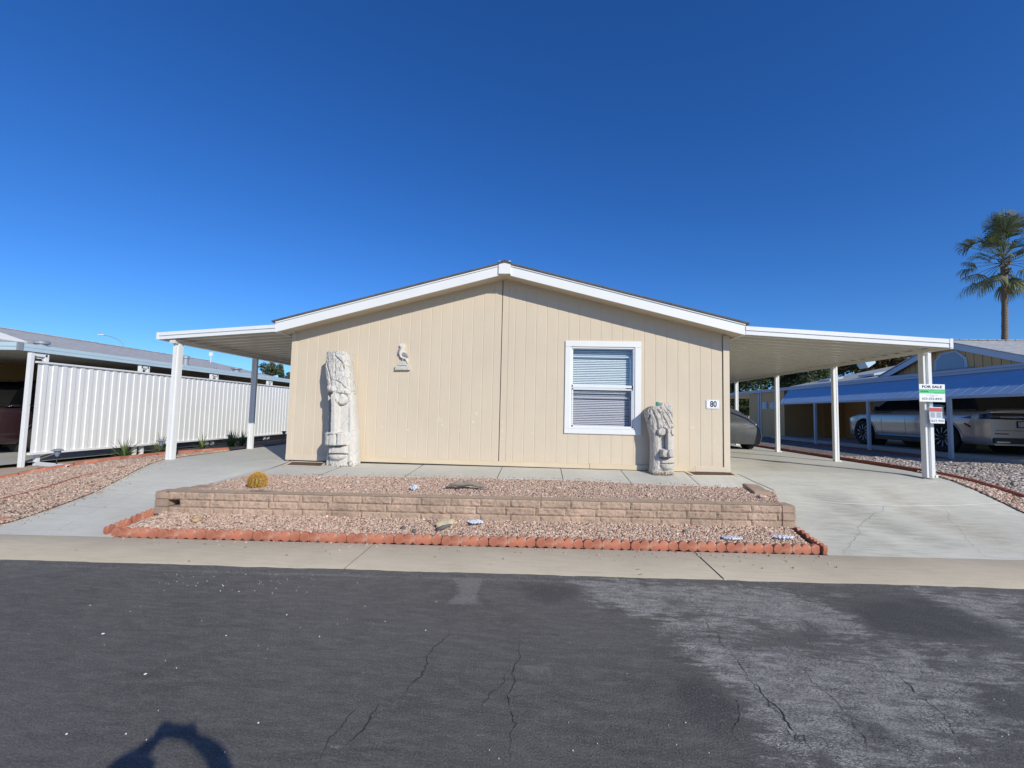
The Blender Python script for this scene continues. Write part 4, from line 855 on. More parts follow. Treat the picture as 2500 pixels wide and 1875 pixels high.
text('number', '80', M['ink'], sg, ((xa+xb)/2+.012, HW-.0155, (za+zb_)/2+.0), .155, .78, bold=.0035)
for xx in (xa+.028, xb-.028):
    for zz_ in (za+.018, zb_-.018): MB().lathe([(0, -.003), (.005, -.003), (.005, 0)], (xx, HW-.014, zz_), 8, 'y').build('screw', M['ink_grey'], sg)

# ------------------------------------------------------------------ carport roofs on both sides
def pan_sheet(xa, za, xb, zb_, y0, y1, per=.152, dep=.045):
    mb = MB(); prof = []; y = y0
    while y < y1: prof += [(y, 0), (y+per*.70, 0), (y+per*.74, -dep), (y+per*.92, -dep), (y+per*.96, 0)]; y += per
    n = len(prof); V = [(xa, p, za+q) for p, q in prof]+[(xb, p, zb_+q) for p, q in prof]; return mb.add(V, [(k_, k_+1, n+k_+1, n+k_) for k_ in range(n-1)])
def post(parent, x, y, z0, z1, w, d, mat, side, flutes=True, foot=False):
    """fluted aluminium post: front face with two raised ribs and a channel between"""
    mb = MB(); hw_ = w/2
    if flutes:
        o_ = [(-hw_, 0), (-hw_, d), (hw_, d), (hw_, 0), (hw_-w*.40, 0), (hw_-w*.40, .045), (-hw_+w*.22, .045), (-hw_+w*.22, 0)]
    else: o_ = [(-hw_, 0), (-hw_, d), (hw_, d), (hw_, 0), (hw_*.35, 0), (hw_*.28, .008), (-hw_*.28, .008), (-hw_*.35, 0)]
    mb.prism([(x+a*side, y+b, z0) for a, b in (o_ if side > 0 else o_)][::(-1 if side > 0 else 1)], (0, 0, z1-z0)); p = mb.build('post', mat, parent)
    if foot: MB().bevbox(x+hw_*.7, x+hw_+.05, y-.0, y+.05, z0, z0+.05, .006).build('foot', mat, p)
    return p
zR = lambda x: 3.175-(x-3.62)*.055; zL = lambda x: 3.125+(x+5.03)*.077
cr = thing('carport', 'white metal carport roof on fluted posts at the right side of the house', 'carport', (5.3, 7.96, .68))
M['pan'] = simple('cream_roof_pan', (.66, .64, .555), .30, var=.03, scale=1, fine=20, bmp=.02)
pan_sheet(3.40, zR(3.40)+.065, 7.10, zR(7.10)+.065, 7.99, 16.9, .305, .035).build('roof_panel', M['pan'], cr)
mb = MB(); mb.hexa([(3.62, 7.99, 3.27), (7.13, 7.99, 3.09), (7.13, 16.95, 3.09), (3.62, 16.95, 3.27), (3.62, 7.99, 3.275), (7.13, 7.99, 3.095), (7.13, 16.95, 3.095), (3.62, 16.95, 3.275)]); mb.build('top_sheet', M['white_metal'], cr)
def fascia(parent, xa, xb, zfn, y, mat, h=.150):
    for (d0, d1, py) in ((0, h*.42, 0.0), (h*.42+.003, h*.50, .012), (h*.50+.003, h, -.006)):
        MB().hexa(slant(xa, xb, y+py, y+.03, d0, d1, zfn)).build('fascia', mat, parent)
fascia(cr, 3.637, 7.04, zR, 7.95, M['white_metal'])
MB().bevbox(7.042, 7.10, 7.938, 8.0, zR(7.08)-.004, zR(7.08)+.158, .004).build('end_cap', M['white_metal'], cr)
mb = MB().box(7.055, 7.125, 7.985, 16.95, 2.972, 3.035); mb.box(7.125, 7.135, 7.985, 16.95, 2.972, 3.14); mb.build('side_beam', M['cream_metal'], cr)
post(cr, 7.13, 8.50, .69, 2.971, .145, .11, M['white_metal'], 1, True, True)
for y in (10.97, 13.54, 16.24): post(cr, 7.10, y, .685, 2.971, .10, .09, M['white_metal'], 1, False, True)
cl = thing('patio_cover', 'white metal patio roof on posts at the left side of the house', 'patio cover', (-6.2, 7.96, .65))
pan_sheet(-7.33, zL(-7.33)+.075, -4.80, zL(-4.80)+.075, 7.99, 16.9, .305, .06).build('roof_panel', M['pan'], cl)
mb = MB(); mb.hexa([(-7.36, 7.99, 3.05), (-5.03, 7.99, 3.22), (-5.03, 16.95, 3.22), (-7.36, 16.95, 3.05), (-7.36, 7.99, 3.055), (-5.03, 7.99, 3.225), (-5.03, 16.95, 3.225), (-7.36, 16.95, 3.055)]); mb.build('top_sheet', M['white_metal'], cl)
fascia(cl, -7.36, -5.037, zL, 7.95, M['white_metal'], .135)
MB().bevbox(-7.40, -7.362, 7.94, 16.95, zL(-7.38)-.004, zL(-7.38)+.14, .004).build('end_cap', M['white_metal'], cl)
MB().box(-7.16, -7.05, 7.985, 16.95, 2.885, 2.95).build('side_beam', M['cream_metal'], cl)
mb = MB()
post(cl, -7.07, 8.05, .64, 2.884, .125, .10, M['white_metal'], -1, True); post(cl, -7.10, 10.45, .64, 2.884, .13, .06, M['white_metal'], -1, False)

# ------------------------------------------------------------------ for-sale sign and leaflet box on the right post
fs = thing('for_sale_sign', 'white and green for sale board with a phone number on the right carport post', 'sign', (7.1, 8.44, 2.05)); YS_ = 8.44
C4 = [on_y(u, v, YS_) for u, v in ((2245, 980), (2308.5, 982), (2306.5, 939), (2243.5, 937))]
sx0, sx1 = (C4[0][0]+C4[3][0])/2, (C4[1][0]+C4[2][0])/2; sz0, sz1 = (C4[0][2]+C4[1][2])/2, (C4[2][2]+C4[3][2])/2; SW, SH = sx1-sx0, sz1-sz0
MB().bevbox(sx0, sx1, YS_, YS_+.008, sz0, sz1, .002).build('board', M['sign_white'], fs)
MB().box(sx0+.002, sx1-.002, YS_-.0016, YS_-.0004, sz1-SH*.53, sz1-SH*.285).build('stripe', M['sign_green'], fs)
mx = (sx0+sx1)/2
text('lettering', 'FOR SALE', M['ink'], fs, (mx, YS_-.0015, sz1-SH*.155), SH*.20, 1.27, bold=.0016)
text('lettering', '623-332-8441', M['ink_grey'], fs, (mx, YS_-.0015, sz0+SH*.17), SH*.165, 1.19, bold=.0006)
text('lettering', 'arizona', M['green_ink'], fs, (sx0+SW*.20, YS_-.003, sz1-SH*.40), SH*.145, 1.0, bold=.0008)
mb = MB()
for (a, b, c, d) in ((.43, .58, .315, .335), (.57, .95, .485, .51), (.87, .94, .32, .33)): mb.box(sx0+SW*a, sx0+SW*b, YS_-.003, YS_-.002, sz1-SH*d, sz1-SH*c)
mb.build('small_print', M['green_ink'], fs)
mb = MB()
for (a, b, c, d) in ((.27, .72, .62, .63), (.42, .57, .675, .692)): mb.box(sx0+SW*a, sx0+SW*b, YS_-.0015, YS_-.0005, sz1-SH*d, sz1-SH*c)
mb.build('small_print', M['ink_grey'], fs)
bx = thing('leaflet_box', 'clear acrylic leaflet box with a red headed flyer below the for sale board', 'leaflet box', (7.1, 8.42, 1.7))
B4 = [on_y(u, v, 8.43) for u, v in ((2264, 1033), (2298, 1034), (2300, 990), (2262, 988))]; bx0, bx1, bz0, bz1 = B4[0][0]+.03, B4[2][0], B4[0][2], B4[2][2]; BW, BH = bx1-bx0, bz1-bz0
mb = MB()
for q in ((bx0-.004, bx0, 8.40, 8.46), (bx1, bx1+.004, 8.40, 8.46)): mb.box(*q, bz0, bz1)
mb.box(bx0, bx1, 8.40, 8.403, bz0, bz1*1-.03); mb.box(bx0, bx1, 8.40, 8.46, bz0-.004, bz0); mb.hexa([(bx0-.03, 8.385, bz1-.012), (bx1+.02, 8.385, bz1-.012), (bx1+.02, 8.47, bz1+.012), (bx0-.03, 8.47, bz1+.012), (bx0-.03, 8.385, bz1-.008), (bx1+.02, 8.385, bz1-.008), (bx1+.02, 8.47, bz1+.016), (bx0-.03, 8.47, bz1+.016)]); mb.build('case', M['clear'], bx)
MB().box(bx0+.006, bx1-.006, 8.425, 8.430, bz0+.02, bz1-.03).build('flyer', M['sign_white'], bx)
MB().box(bx0+.01, bx1-.01, 8.4235, 8.4245, bz1-.115, bz1-.045).build('flyer_heading', M['red_ink'], bx)
mb = MB(); z = bz1-.13
while z > bz0+.10: mb.box(bx0+BW*.12, bx0+BW*.42, 8.4235, 8.4245, z-.007, z); mb.box(bx0+BW*.55, bx1-BW*.12, 8.4235, 8.4245, z-.007, z); z -= .016
mb.build('flyer_text', M['ink_grey'], bx)
MB().box(bx0-.004, bx1+.004, 8.3955, 8.3985, bz0+.0, bz0+.085).build('price_card', M['sign_white'], bx)
text('price', '$69,900', M['ink_grey'], bx, ((bx0+bx1)/2, 8.3945, bz0+.043), .062, 1.1, thick=.0006)

# ------------------------------------------------------------------ carved tiki posts
def tiki(name, label, sc, ox, oy, Y, Lp, Rp, Tp, ybot, feats, mat, hd=.20, rough_rows=(0, 620), lean=.06, seed=0, nth=170, nz=240):
    px = lambda X, Yy: (ox+X/sc, oy+Yy/sc)
    ys = np.linspace(0, 1, nz); Lx = np.array([p[0] for p in Lp]); Ly = np.array([p[1] for p in Lp]); Rx = np.array([p[0] for p in Rp]); Ry = np.array([p[1] for p in Rp])
    Tx = np.array([p[0] for p in Tp]); Ty = np.array([p[1] for p in Tp])
    th = np.linspace(-math.pi, math.pi, nth, endpoint=False); V = np.zeros((nth, nz, 3)); A = np.zeros((nth, nz))
    ytop = Ty.min()
    for j_, v in enumerate(ys):
        for i_, a in enumerate(th):
            s_ = math.sin(a); s_ = math.copysign(abs(s_)**.85, s_)
            yb0 = ybot
            Yy0 = ytop+(yb0-ytop)*(1-v); xl = np.interp(Yy0, Ly, Lx); xr = np.interp(Yy0, Ry, Rx); X = (xl+xr)/2+s_*(xr-xl)/2
            tp = float(np.interp(X, Tx, Ty)); Yy = tp+(yb0-tp)*(1-v)
            xl = np.interp(Yy, Ly, Lx); xr = np.interp(Yy, Ry, Rx); X = (xl+xr)/2+s_*(xr-xl)/2
            P = on_y(*px(X, Yy), Y); cz = math.cos(a); dep = hd*math.copysign(abs(cz)**.62, cz)
            rel = 0.0
            if cz > 0:
                for ft in feats:
                    if ft[0] == 'e':
                        _, cx, cy, rx, ry, h = ft; d2 = ((X-cx)/rx)**2+((Yy-cy)/ry)**2
                        if d2 < 1: rel += h*min(1, (1-d2)**.5*1.5)
                        elif d2 < 1.45: rel -= abs(h)*.4*(1.45-d2)/.45
                    elif ft[0] == 'b':
                        _, a0, a1, b0, b1, h, so = ft; m_ = min((X-a0)/so+.5, (a1-X)/so+.5, (Yy-b0)/so+.5, (b1-Yy)/so+.5); rel += h*min(1, max(0, m_))
                    elif ft[0] == 'l':
                        _, pts, w_, h = ft; dm = 1e9
                        for q in range(len(pts)-1):
                            (xa, ya), (xb, yb) = pts[q], pts[q+1]; dx, dy = xb-xa, yb-ya; tt_ = min(1, max(0, ((X-xa)*dx+(Yy-ya)*dy)/(dx*dx+dy*dy))); dm = min(dm, math.hypot(X-xa-tt_*dx, Yy-ya-tt_*dy))
                        if dm < w_: rel += h*(1-(dm/w_)**2)
                    elif ft[0] == 'h':   # half ellipse, flat side up
                        _, cx, cy, rx, ry, h = ft
                        if Yy > cy:
                            d2 = ((X-cx)/rx)**2+((Yy-cy)/ry)**2
                            if d2 < 1: rel += h*(1-d2)**.35
                rel *= min(1, cz*3.4)
            rz = 1.0 if rough_rows[0] <= Yy <= rough_rows[1] else .40
            if X < (Lx.mean()*.72+Rx.mean()*.28): rz = max(rz, .6)
            A[i_, j_] = rz
            nn = mnoise.noise(Vector((P[0]*9+seed, P[2]*5, cz*2)))*.009*rz+mnoise.noise(Vector((P[0]*34, P[2]*17+seed, cz*7)))*.009*rz+abs(mnoise.noise(Vector((P[0]*60, P[2]*22, seed+cz*9))))*-.012*rz
            V[i_, j_] = (P[0], Y+.0-dep-rel-nn, P[2])
    zb0 = V[:, 0, 2].mean(); V[:, :, 1] += (V[:, :, 2]-zb0)*lean/ (V[:, -1, 2].mean()-zb0)
    c = V[:, 0].mean(0); mb = MB(); mb.grid(V.reshape(-1, 3), nth, nz, True)
    n0 = len(mb.v); tc_ = V[:, -1].mean(0); mb.v.append((tc_[0], tc_[1], tc_[2]-.03)); mb.f += [(i_*nz+nz-1, ((i_+1) % nth)*nz+nz-1, n0) for i_ in range(nth)]
    o = mb.build(name, mat, None, 'all', org=np.array([c[0], c[1], zb0-.0])); tag(o, label, 'carved post', 'carved wooden tiki posts against the wall')
    at = o.data.attributes.new('rough_zone', 'FLOAT', 'POINT'); at.data.foreach_set('value', np.r_[A.ravel(), [1.0]].astype(np.float32)); return o
F1 = [('b', 206, 266, 615, 1108, -.12, 16), ('b', 345, 470, 640, 1110, -.035, 30), ('b', 268, 345, 640, 1120, .085, 20), ('b', 188, 436, 1112, 1272, .12, 18), ('e', 390, 705, 54, 70, .075), ('e', 246, 725, 24, 58, .07),
      ('b', 176, 470, 1282, 1530, -.03, 24), ('b', 222, 452, 1290, 1374, .060, 22), ('h', 335, 1388, 116, 66, .085), ('l', [(222, 1381), (330, 1374), (455, 1384)], 8, -.07), ('l', [(190, 1280), (300, 1287), (436, 1272)], 10, -.08), ('l', [(352, 1130), (358, 1200), (350, 1268)], 11, -.07),
      ('l', [(262, 1110), (262, 1200), (257, 1272)], 6, -.05), ('l', [(270, 650), (276, 850), (264, 1095)], 6, -.06), ('l', [(205, 1300), (212, 1400), (210, 1530)], 12, -.09), ('b', 190, 300, 540, 606, .05, 24), ('b', 330, 450, 590, 628, .03, 20), ('l', [(300, 120), (296, 400)], 6, -.03), ('l', [(180, 250), (230, 400), (250, 560)], 10, -.04), ('l', [(300, 160), (380, 240), (400, 320)], 8, -.04), ('l', [(310, 470), (370, 500), (420, 560)], 8, -.03)]
tiki('carved_post', 'tall weathered white carved face post left of the bird plaque', 5.183, 770, 840, 8.06,
     [(165, 90), (155, 180), (142, 290), (150, 400), (165, 500), (180, 600), (178, 700), (186, 800), (183, 900), (180, 1000), (180, 1100), (182, 1200), (176, 1300), (166, 1400), (158, 1500), (158, 1560)],
     [(430, 90), (448, 180), (455, 290), (470, 400), (480, 500), (490, 600), (505, 700), (515, 800), (522, 900), (530, 1000), (540, 1100), (545, 1200), (548, 1300), (549, 1400), (552, 1500), (553, 1560)],
     [(150, 150), (165, 118), (200, 106), (290, 108), (330, 100), (395, 104), (425, 115), (445, 150), (470, 190)], 1548, F1, M['tiki'], .21, (0, 640), .04, 3)
F2 = [('b', 330, 640, 640, 1480, -.02, 24), ('b', 465, 556, 640, 1150, .075, 20), ('b', 350, 612, 1025, 1160, .085, 20), ('e', 415, 1085, 62, 78, .04), ('e', 382, 705, 84, 74, .055), ('e', 598, 700, 56, 78, .06), ('b', 345, 456, 790, 1012, -.035, 20), ('l', [(458, 690), (455, 850), (458, 1010)], 12, -.05),
      ('l', [(350, 1172), (480, 1176), (612, 1150)], 12, -.05), ('h', 490, 1286, 132, 104, .055), ('b', 370, 620, 1200, 1275, .035, 30), ('l', [(360, 1282), (490, 1286), (622, 1282)], 8, -.045), ('l', [(230, 320), (265, 420), (300, 500), (305, 640)], 20, -.03),
      ('l', [(185, 400), (165, 470)], 14, -.06), ('l', [(300, 300), (450, 480), (530, 640)], 9, -.03), ('l', [(350, 260), (420, 420), (470, 600)], 8, -.025), ('l', [(420, 300), (520, 430), (590, 560)], 8, -.025), ('l', [(340, 360), (390, 500), (420, 640)], 9, -.03), ('l', [(460, 260), (560, 360), (610, 450)], 8, -.02), ('b', 320, 640, 1395, 1500, -.02, 30)]
t2 = tiki('carved_post', 'shorter weathered grey carved face post between window and number plate', 7.54, 1560, 960, 8.08,
     [(112, 320), (115, 400), (138, 480), (155, 550), (175, 650), (200, 750), (214, 850), (215, 950), (215, 1050), (213, 1150), (208, 1250), (200, 1350), (184, 1450), (180, 1500)],
     [(630, 280), (622, 400), (630, 500), (636, 600), (640, 700), (645, 800), (645, 900), (641, 1000), (645, 1100), (648, 1200), (640, 1300), (632, 1400), (635, 1500)],
     [(112, 335), (150, 295), (190, 262), (240, 240), (300, 238), (380, 236), (400, 192), (440, 168), (500, 176), (560, 208), (600, 238), (632, 285)], 1482, F2, M['tiki2'], .16, (0, 660), .05, 9)
pb_ = on_y(1605, 985.5, 8.02); mb = MB(); mb.lathe([(.0355*math.sin(a), -.0355*math.cos(a)) for a in np.linspace(0, math.pi, 14)], pb_, 24); o = mb.build('glass_ball', M['ball'], None, 'all', org=pb_-np.array([0, 0, .035])); tag(o, 'small teal glass ball resting on the shorter carved post', 'glass ball')

# ------------------------------------------------------------------ bird plaque
pq = thing('bird_plaque', 'small carved pelican standing on a rock and plank fixed to the wall', 'wall plaque', tuple(on_y(980, 900, HW)))
def outl(pts, y): return [tuple(on_y(930+a/16.59, 820+b/16.59, y)) for a, b in pts]
def relief(name, pts, mat, d, parent, y0=HW-.001):
    P = outl(pts, y0-d); mb = MB(); mb.prism(P, (0, d, 0)); o = mb.build(name, mat, parent); mo = o.modifiers.new('b', 'BEVEL'); mo.width = .006; mo.segments = 2; mo.limit_method = 'ANGLE'; return o
M['bird'] = simple('cream_bird_paint', (.74, .68, .57), .6, var=.1, scale=20, bmp=.3); M['wing'] = simple('grey_wing_paint', (.30, .29, .32), .7, var=.3, scale=40, bmp=.5); M['stone_grey'] = simple('grey_rock_relief', (.55, .54, .48), .8, var=.2, scale=25, bmp=.5)
relief('body', [(760, 330), (930, 310), (950, 420), (930, 560), (905, 620), (960, 660), (1040, 760), (1070, 860), (1080, 960), (1075, 1060), (1030, 1050), (975, 935), (920, 935), (850, 905), (770, 850), (742, 740), (745, 640), (790, 560), (820, 450), (760, 430), (745, 380)], M['bird'], .05, pq)
relief('wing', [(860, 690), (930, 650), (1010, 710), (1060, 790), (1078, 880), (1060, 880), (1020, 850), (930, 830), (870, 780)], M['wing'], .066, pq)
relief('beak', [(770, 440), (830, 430), (828, 490), (760, 640), (735, 740), (700, 740), (712, 600), (740, 500)], M['wing'], .06, pq)
relief('leg', [(850, 930), (920, 930), (900, 1010), (840, 1020)], M['wing'], .04, pq)
relief('rock', [(680, 1200), (690, 1130), (760, 1050), (860, 1010), (960, 1020), (1010, 1060), (1030, 1200)], M['stone_grey'], .06, pq)
relief('plank', [(560, 1215), (1165, 1215), (1165, 1380), (545, 1380), (575, 1290)], M['stone_grey'], .055, pq)
relief('tail', [(1035, 1000), (1080, 1000), (1065, 1120), (1045, 1110)], M['bird'], .04, pq)

# ------------------------------------------------------------------ small things on the gravel
def bed_hit(u, v, dz=.012):
    d = _ray(u, v); k = np.arange(4.8, 7.6, .004); P = CAMP+d[None, :]*(k[:, None]/d[1]); x, y = P[:, 0], P[:, 1]
    ye = 5.36+.0566*(x+5.3); yw = 6.04+.05*x; yf, zf_ = slab_front(x)
    z = np.where(y < yw, .055+(.235-.055)*np.clip((y-ye)/(yw-ye), 0, 1), .50+.003*x+(zf_-.012-.50-.003*x)*np.clip((y-yw-.16)/(yf-yw-.16), 0, 1))+dz
    i = int(np.argmax(P[:, 2] < z)); return P[i]
def rock(name, label, cat, uv, z, r, mat, seed, sq=(1, 1, .6), group=None, rot=0.0):
    p = bed_hit(*uv) if z is not None else hit(*uv); bm = bmesh.new(); bmesh.ops.create_icosphere(bm, subdivisions=3, radius=1)
    V = []
    for v in bm.verts:
        q = v.co*1.3+Vector((seed, seed*2, 0)); d = 1+mnoise.noise(q)*.45+mnoise.noise(q*3)*.15; w_ = v.co*d*r; x, y, zz_ = w_.x*sq[0], w_.y*sq[1], w_.z*sq[2]
        V.append((p[0]+x*math.cos(rot)-y*math.sin(rot), p[1]+x*math.sin(rot)+y*math.cos(rot), p[2]+zz_+r*sq[2]*.35))
    F = [[v.index for v in f.verts] for f in bm.faces]; bm.free(); o = mesh_obj(name, V, F, mat, None, 'all', org=np.array(p)); return tag(o, label, cat, group)
rock('rock', 'round peach rock near the wall below the window', 'rock', (1583, 1210), .55, .035, M['rock_peach'], 1, (.9, .8, .9))
rock('rock', 'flat tan rock lying on the upper gravel bed', 'rock', (1362, 1192), .575, .05, M['rock_peach'], 2, (1.1, .5, .4))
rock('rock', 'flat pale peach rock left of the arched driftwood', 'rock', (1085, 1191), .575, .045, M['rock_peach'], 3, (1.0, .6, .4))
rock('rock', 'flat peach rock right of the yellow cactus', 'rock', (697, 1178), .56, .045, M['rock_peach'], 4, (1.0, .7, .5))
rock('rock', 'small pinkish rock on the upper gravel bed left of the coral', 'rock', (800, 1191), .53, .04, M['rock_peach'], 12, (1.2, .6, .4))
rock('rock', 'pinkish flat rock at the foot of the loose block', 'rock', (1860, 1214), .52, .06, M['rock_peach'], 5, (1.1, .7, .45))
rock('rock', 'purplish dark stone, the left one of two in the lower bed', 'rock', (985, 1290), .12, .032, M['rock_dark'], 6, (1, .8, .7))
rock('rock', 'grey dark stone, the right one of two in the lower bed', 'rock', (1012, 1298), .11, .030, M['rock_dark'], 7, (1, .8, .8))
rock('rock', 'ochre brown rock in the left end of the lower bed', 'rock', (480, 1271), .16, .055, M['rock_ochre'], 8, (1.2, .6, .5), rot=.5)
rock('rock', 'flat tan rock beside the fence border in the left gravel', 'rock', (264, 1133), None, .07, M['rock_peach'], 9, (1.3, .6, .4))
rock('rock', 'small white stone against the terracotta edging in the middle', 'rock', (890, 1308), .07, .022, M['coral'], 10, (1.2, .7, .8))
def coral(name, label, uv, z, w, d, n, seed, flat=.4):
    rng = random.Random(seed); p = bed_hit(*uv, .02); mb = MB()
    for k_ in range(n):
        a = rng.uniform(0, 6.28); r = math.sqrt(rng.random()); cx_, cy_ = p[0]+math.cos(a)*r*w, p[1]+math.sin(a)*r*d; b_ = rng.uniform(0, 6.28); L = rng.uniform(.02, .045)
        P = [(cx_, cy_, p[2]+.005), (cx_+math.cos(b_)*L*.5, cy_+math.sin(b_)*L*.5, p[2]+.015+rng.random()*.03*flat), (cx_+math.cos(b_)*L, cy_+math.sin(b_)*L, p[2]+.01+rng.random()*.05*flat)]
        mb.tube(P, [.012, .011, .007], 6)
    o = mb.build(name, M['coral'], None, 'all', org=np.array(p)); return tag(o, label, 'coral piece', 'bleached coral pieces on the gravel')
coral('coral', 'small upright white coral on the upper bed left of the driftwood', (1012, 1196), .57, .035, .03, 22, 1, 1.6)
coral('coral', 'white branching coral in the middle of the lower bed', (1160, 1277), .17, .085, .06, 60, 2)
coral('coral', 'flat pale coral slab near the right front edging', (1787, 1317), .10, .12, .035, 90, 3)
coral('coral', 'ridged pale coral slab nearest the right corner of the lower bed', (1910, 1314), .13, .12, .045, 90, 4)
dw = bed_hit(1138, 1196); mb = MB(); P = []
for q in np.linspace(-1, 1, 14): P.append((dw[0]+q*.31, dw[1]+.02*math.sin(q*3), dw[2]+.035+(1-q*q)*.055+.01*math.sin(q*9)))
mb.tube(P, [.008+.030*(1-abs(q)**2.5)*(1+.2*math.sin(q*11)) for q in np.linspace(-1, 1, 14)], 9); o = mb.build('driftwood', M['wood_grey'], None, 'all', org=dw); tag(o, 'arched grey driftwood branch on the upper gravel bed', 'driftwood')
dw = bed_hit(638, 1202); mb = MB(); mb.tube([(dw[0]-.16, dw[1]-.02, dw[2]+.01), (dw[0], dw[1], dw[2]+.03), (dw[0]+.2, dw[1]+.02, dw[2]+.015)], [.006, .014, .008], 7); o = mb.build('driftwood', M['wood_grey'], None, 'all', org=dw); tag(o, 'thin grey driftwood stick on top of the block wall below the cactus', 'driftwood')
dw = bed_hit(1070, 1292); wd = thing('wood_piece', 'split wood piece with a thin stick standing in the lower bed', 'wood piece', tuple(dw))
mb = MB(); mb.hexa([(dw[0]-.03, dw[1]-.02, dw[2]), (dw[0]+.03, dw[1]-.03, dw[2]), (dw[0]+.19, dw[1]+.06, dw[2]+.05), (dw[0]+.13, dw[1]+.09, dw[2]+.05), (dw[0]-.04, dw[1]+.01, dw[2]+.07), (dw[0]+.02, dw[1]+.0, dw[2]+.06), (dw[0]+.20, dw[1]+.07, dw[2]+.13), (dw[0]+.05, dw[1]+.08, dw[2]+.13)]); o = mb.build('split_log', M['wood_pale'], wd); 
mo = o.modifiers.new('b', 'BEVEL'); mo.width = .015; mo.segments = 2
mb = MB(); mb.tube([(dw[0]-.02, dw[1]-.03, dw[2]), (dw[0]+.06, dw[1]-.02, dw[2]+.03), (dw[0]+.17, dw[1]+.03, dw[2]+.06)], [.02, .028, .012], 8); mb.build('burnt_edge', M['rock_dark'], wd, 'all')
mb = MB(); mb.tube([(dw[0], dw[1]-.01, dw[2]+.02), (dw[0]-.06, dw[1]+.02, dw[2]+.09), (dw[0]-.10, dw[1]+.04, dw[2]+.15)], [.008, .006, .009], 6); mb.build('stick', M['wood_grey'], wd, 'all')
dw = bed_hit(1675, 1302); mb = MB(); mb.tube([(dw[0]-.04, dw[1], dw[2]+.01), (dw[0], dw[1], dw[2]+.035), (dw[0]+.05, dw[1]+.05, dw[2]+.04), (dw[0]+.1, dw[1]+.06, dw[2]+.02)], [.012, .02, .012, .004], 7); mb.tube([(dw[0], dw[1], dw[2]+.03), (dw[0]+.07, dw[1]+.09, dw[2]+.05)], [.01, .004], 6)
o = mb.build('driftwood', M['wood_grey'], None, 'all', org=dw); tag(o, 'small forked grey twig in the right half of the lower bed', 'driftwood')
# leaves and twigs caught on the pavement
mb = MB()
for (u, v) in [(367, 1315), (500, 1328), (435, 1325), (880, 1316), (700, 1355), (461, 1370), (1062, 1359), (1370, 1336), (1780, 1347), (1566, 1402), (1900, 1350), (2060, 1349), (1480, 1335), (1204, 1331), (796, 1345), (1560, 1390)]+[(random.uniform(900, 1990), random.uniform(0, 5)+1327+(0)) for _ in range(0)]:
    p = on_z(u, v, .034); a = random.uniform(-.6, .6); L = random.uniform(.012, .03); w_ = L*.35; c_, s_ = math.cos(a), math.sin(a)
    mb.add([(p[0]-L*c_, p[1]-L*s_, p[2]), (p[0]+w_*s_, p[1]-w_*c_, p[2]+.006), (p[0]+L*c_, p[1]+L*s_, p[2]), (p[0]-w_*s_, p[1]+w_*c_, p[2]+.006)], [(0, 1, 2, 3)])
for _ in range(110):
    q = random.random(); x = -5.2+8.7*q; y = float(5.275+.0582*(x+5.33))-random.uniform(.005, .05); a = random.uniform(0, 3.1); L = random.uniform(.004, .016); c_, s_ = math.cos(a), math.sin(a); w_ = L*.5
    mb.add([(x-L*c_, y-L*s_, .034), (x+w_*s_, y-w_*c_, .042), (x+L*c_, y+L*s_, .034), (x-w_*s_, y+w_*c_, .042)], [(0, 1, 2, 3)])
M['litter'] = simple('dry_leaf', (.30, .20, .12), .9, var=.5, scale=5, bmp=0); o = mb.build('leaf_litter', M['litter']); tag(o, 'dry leaves and crumbs along the edging on the pavement', 'leaf litter', kind='stuff')
# golden barrel cactus
def tint_faces(o, vals):
    at = o.data.color_attributes.new('tint', 'FLOAT_COLOR', 'POINT'); c = np.ones((len(o.data.vertices), 4), np.float32); c[:, :3] = np.asarray(vals)[:, None]; at.data.foreach_set('color', c.ravel())
cp = bed_hit(628, 1188); cc_ = thing('cactus', 'round golden spined barrel cactus at the left of the upper bed', 'cactus', tuple(cp)); R0 = .118
mb = MB(); V = []
for i_ in range(60):
    for j_ in range(16):
        a = 6.283*i_/60; b_ = -.9+2.47*j_/15; r = R0*(.90+.08*math.cos(a*15)); V.append((cp[0]+r*math.cos(b_)*math.cos(a), cp[1]+r*math.cos(b_)*math.sin(a), cp[2]+.085+r*.85*math.sin(b_)))
mb.grid(V, 60, 16, True).build('body', M['cactus'], cc_, 'all')
mb = MB(); tv = []
for k_ in range(5200):
    a = random.randrange(15)*6.283/15+random.gauss(0, .05); b_ = random.uniform(-.75, 1.55); n_ = Vector((math.cos(b_)*math.cos(a), math.cos(b_)*math.sin(a), math.sin(b_)*.9)); p = Vector((cp[0], cp[1], cp[2]+.085))+n_*R0*.96
    d = (n_+Vector((random.gauss(0, .5), random.gauss(0, .5), random.gauss(0, .5)))).normalized(); s_ = d.orthogonal().normalized()*.0022; L = random.uniform(.022, .045); mb.add([p-s_, p+s_, p+d*L], [(0, 1, 2)]); t0 = random.random(); tv += [t0]*3
o = mb.build('spines', M['spine'], cc_); tint_faces(o, tv)
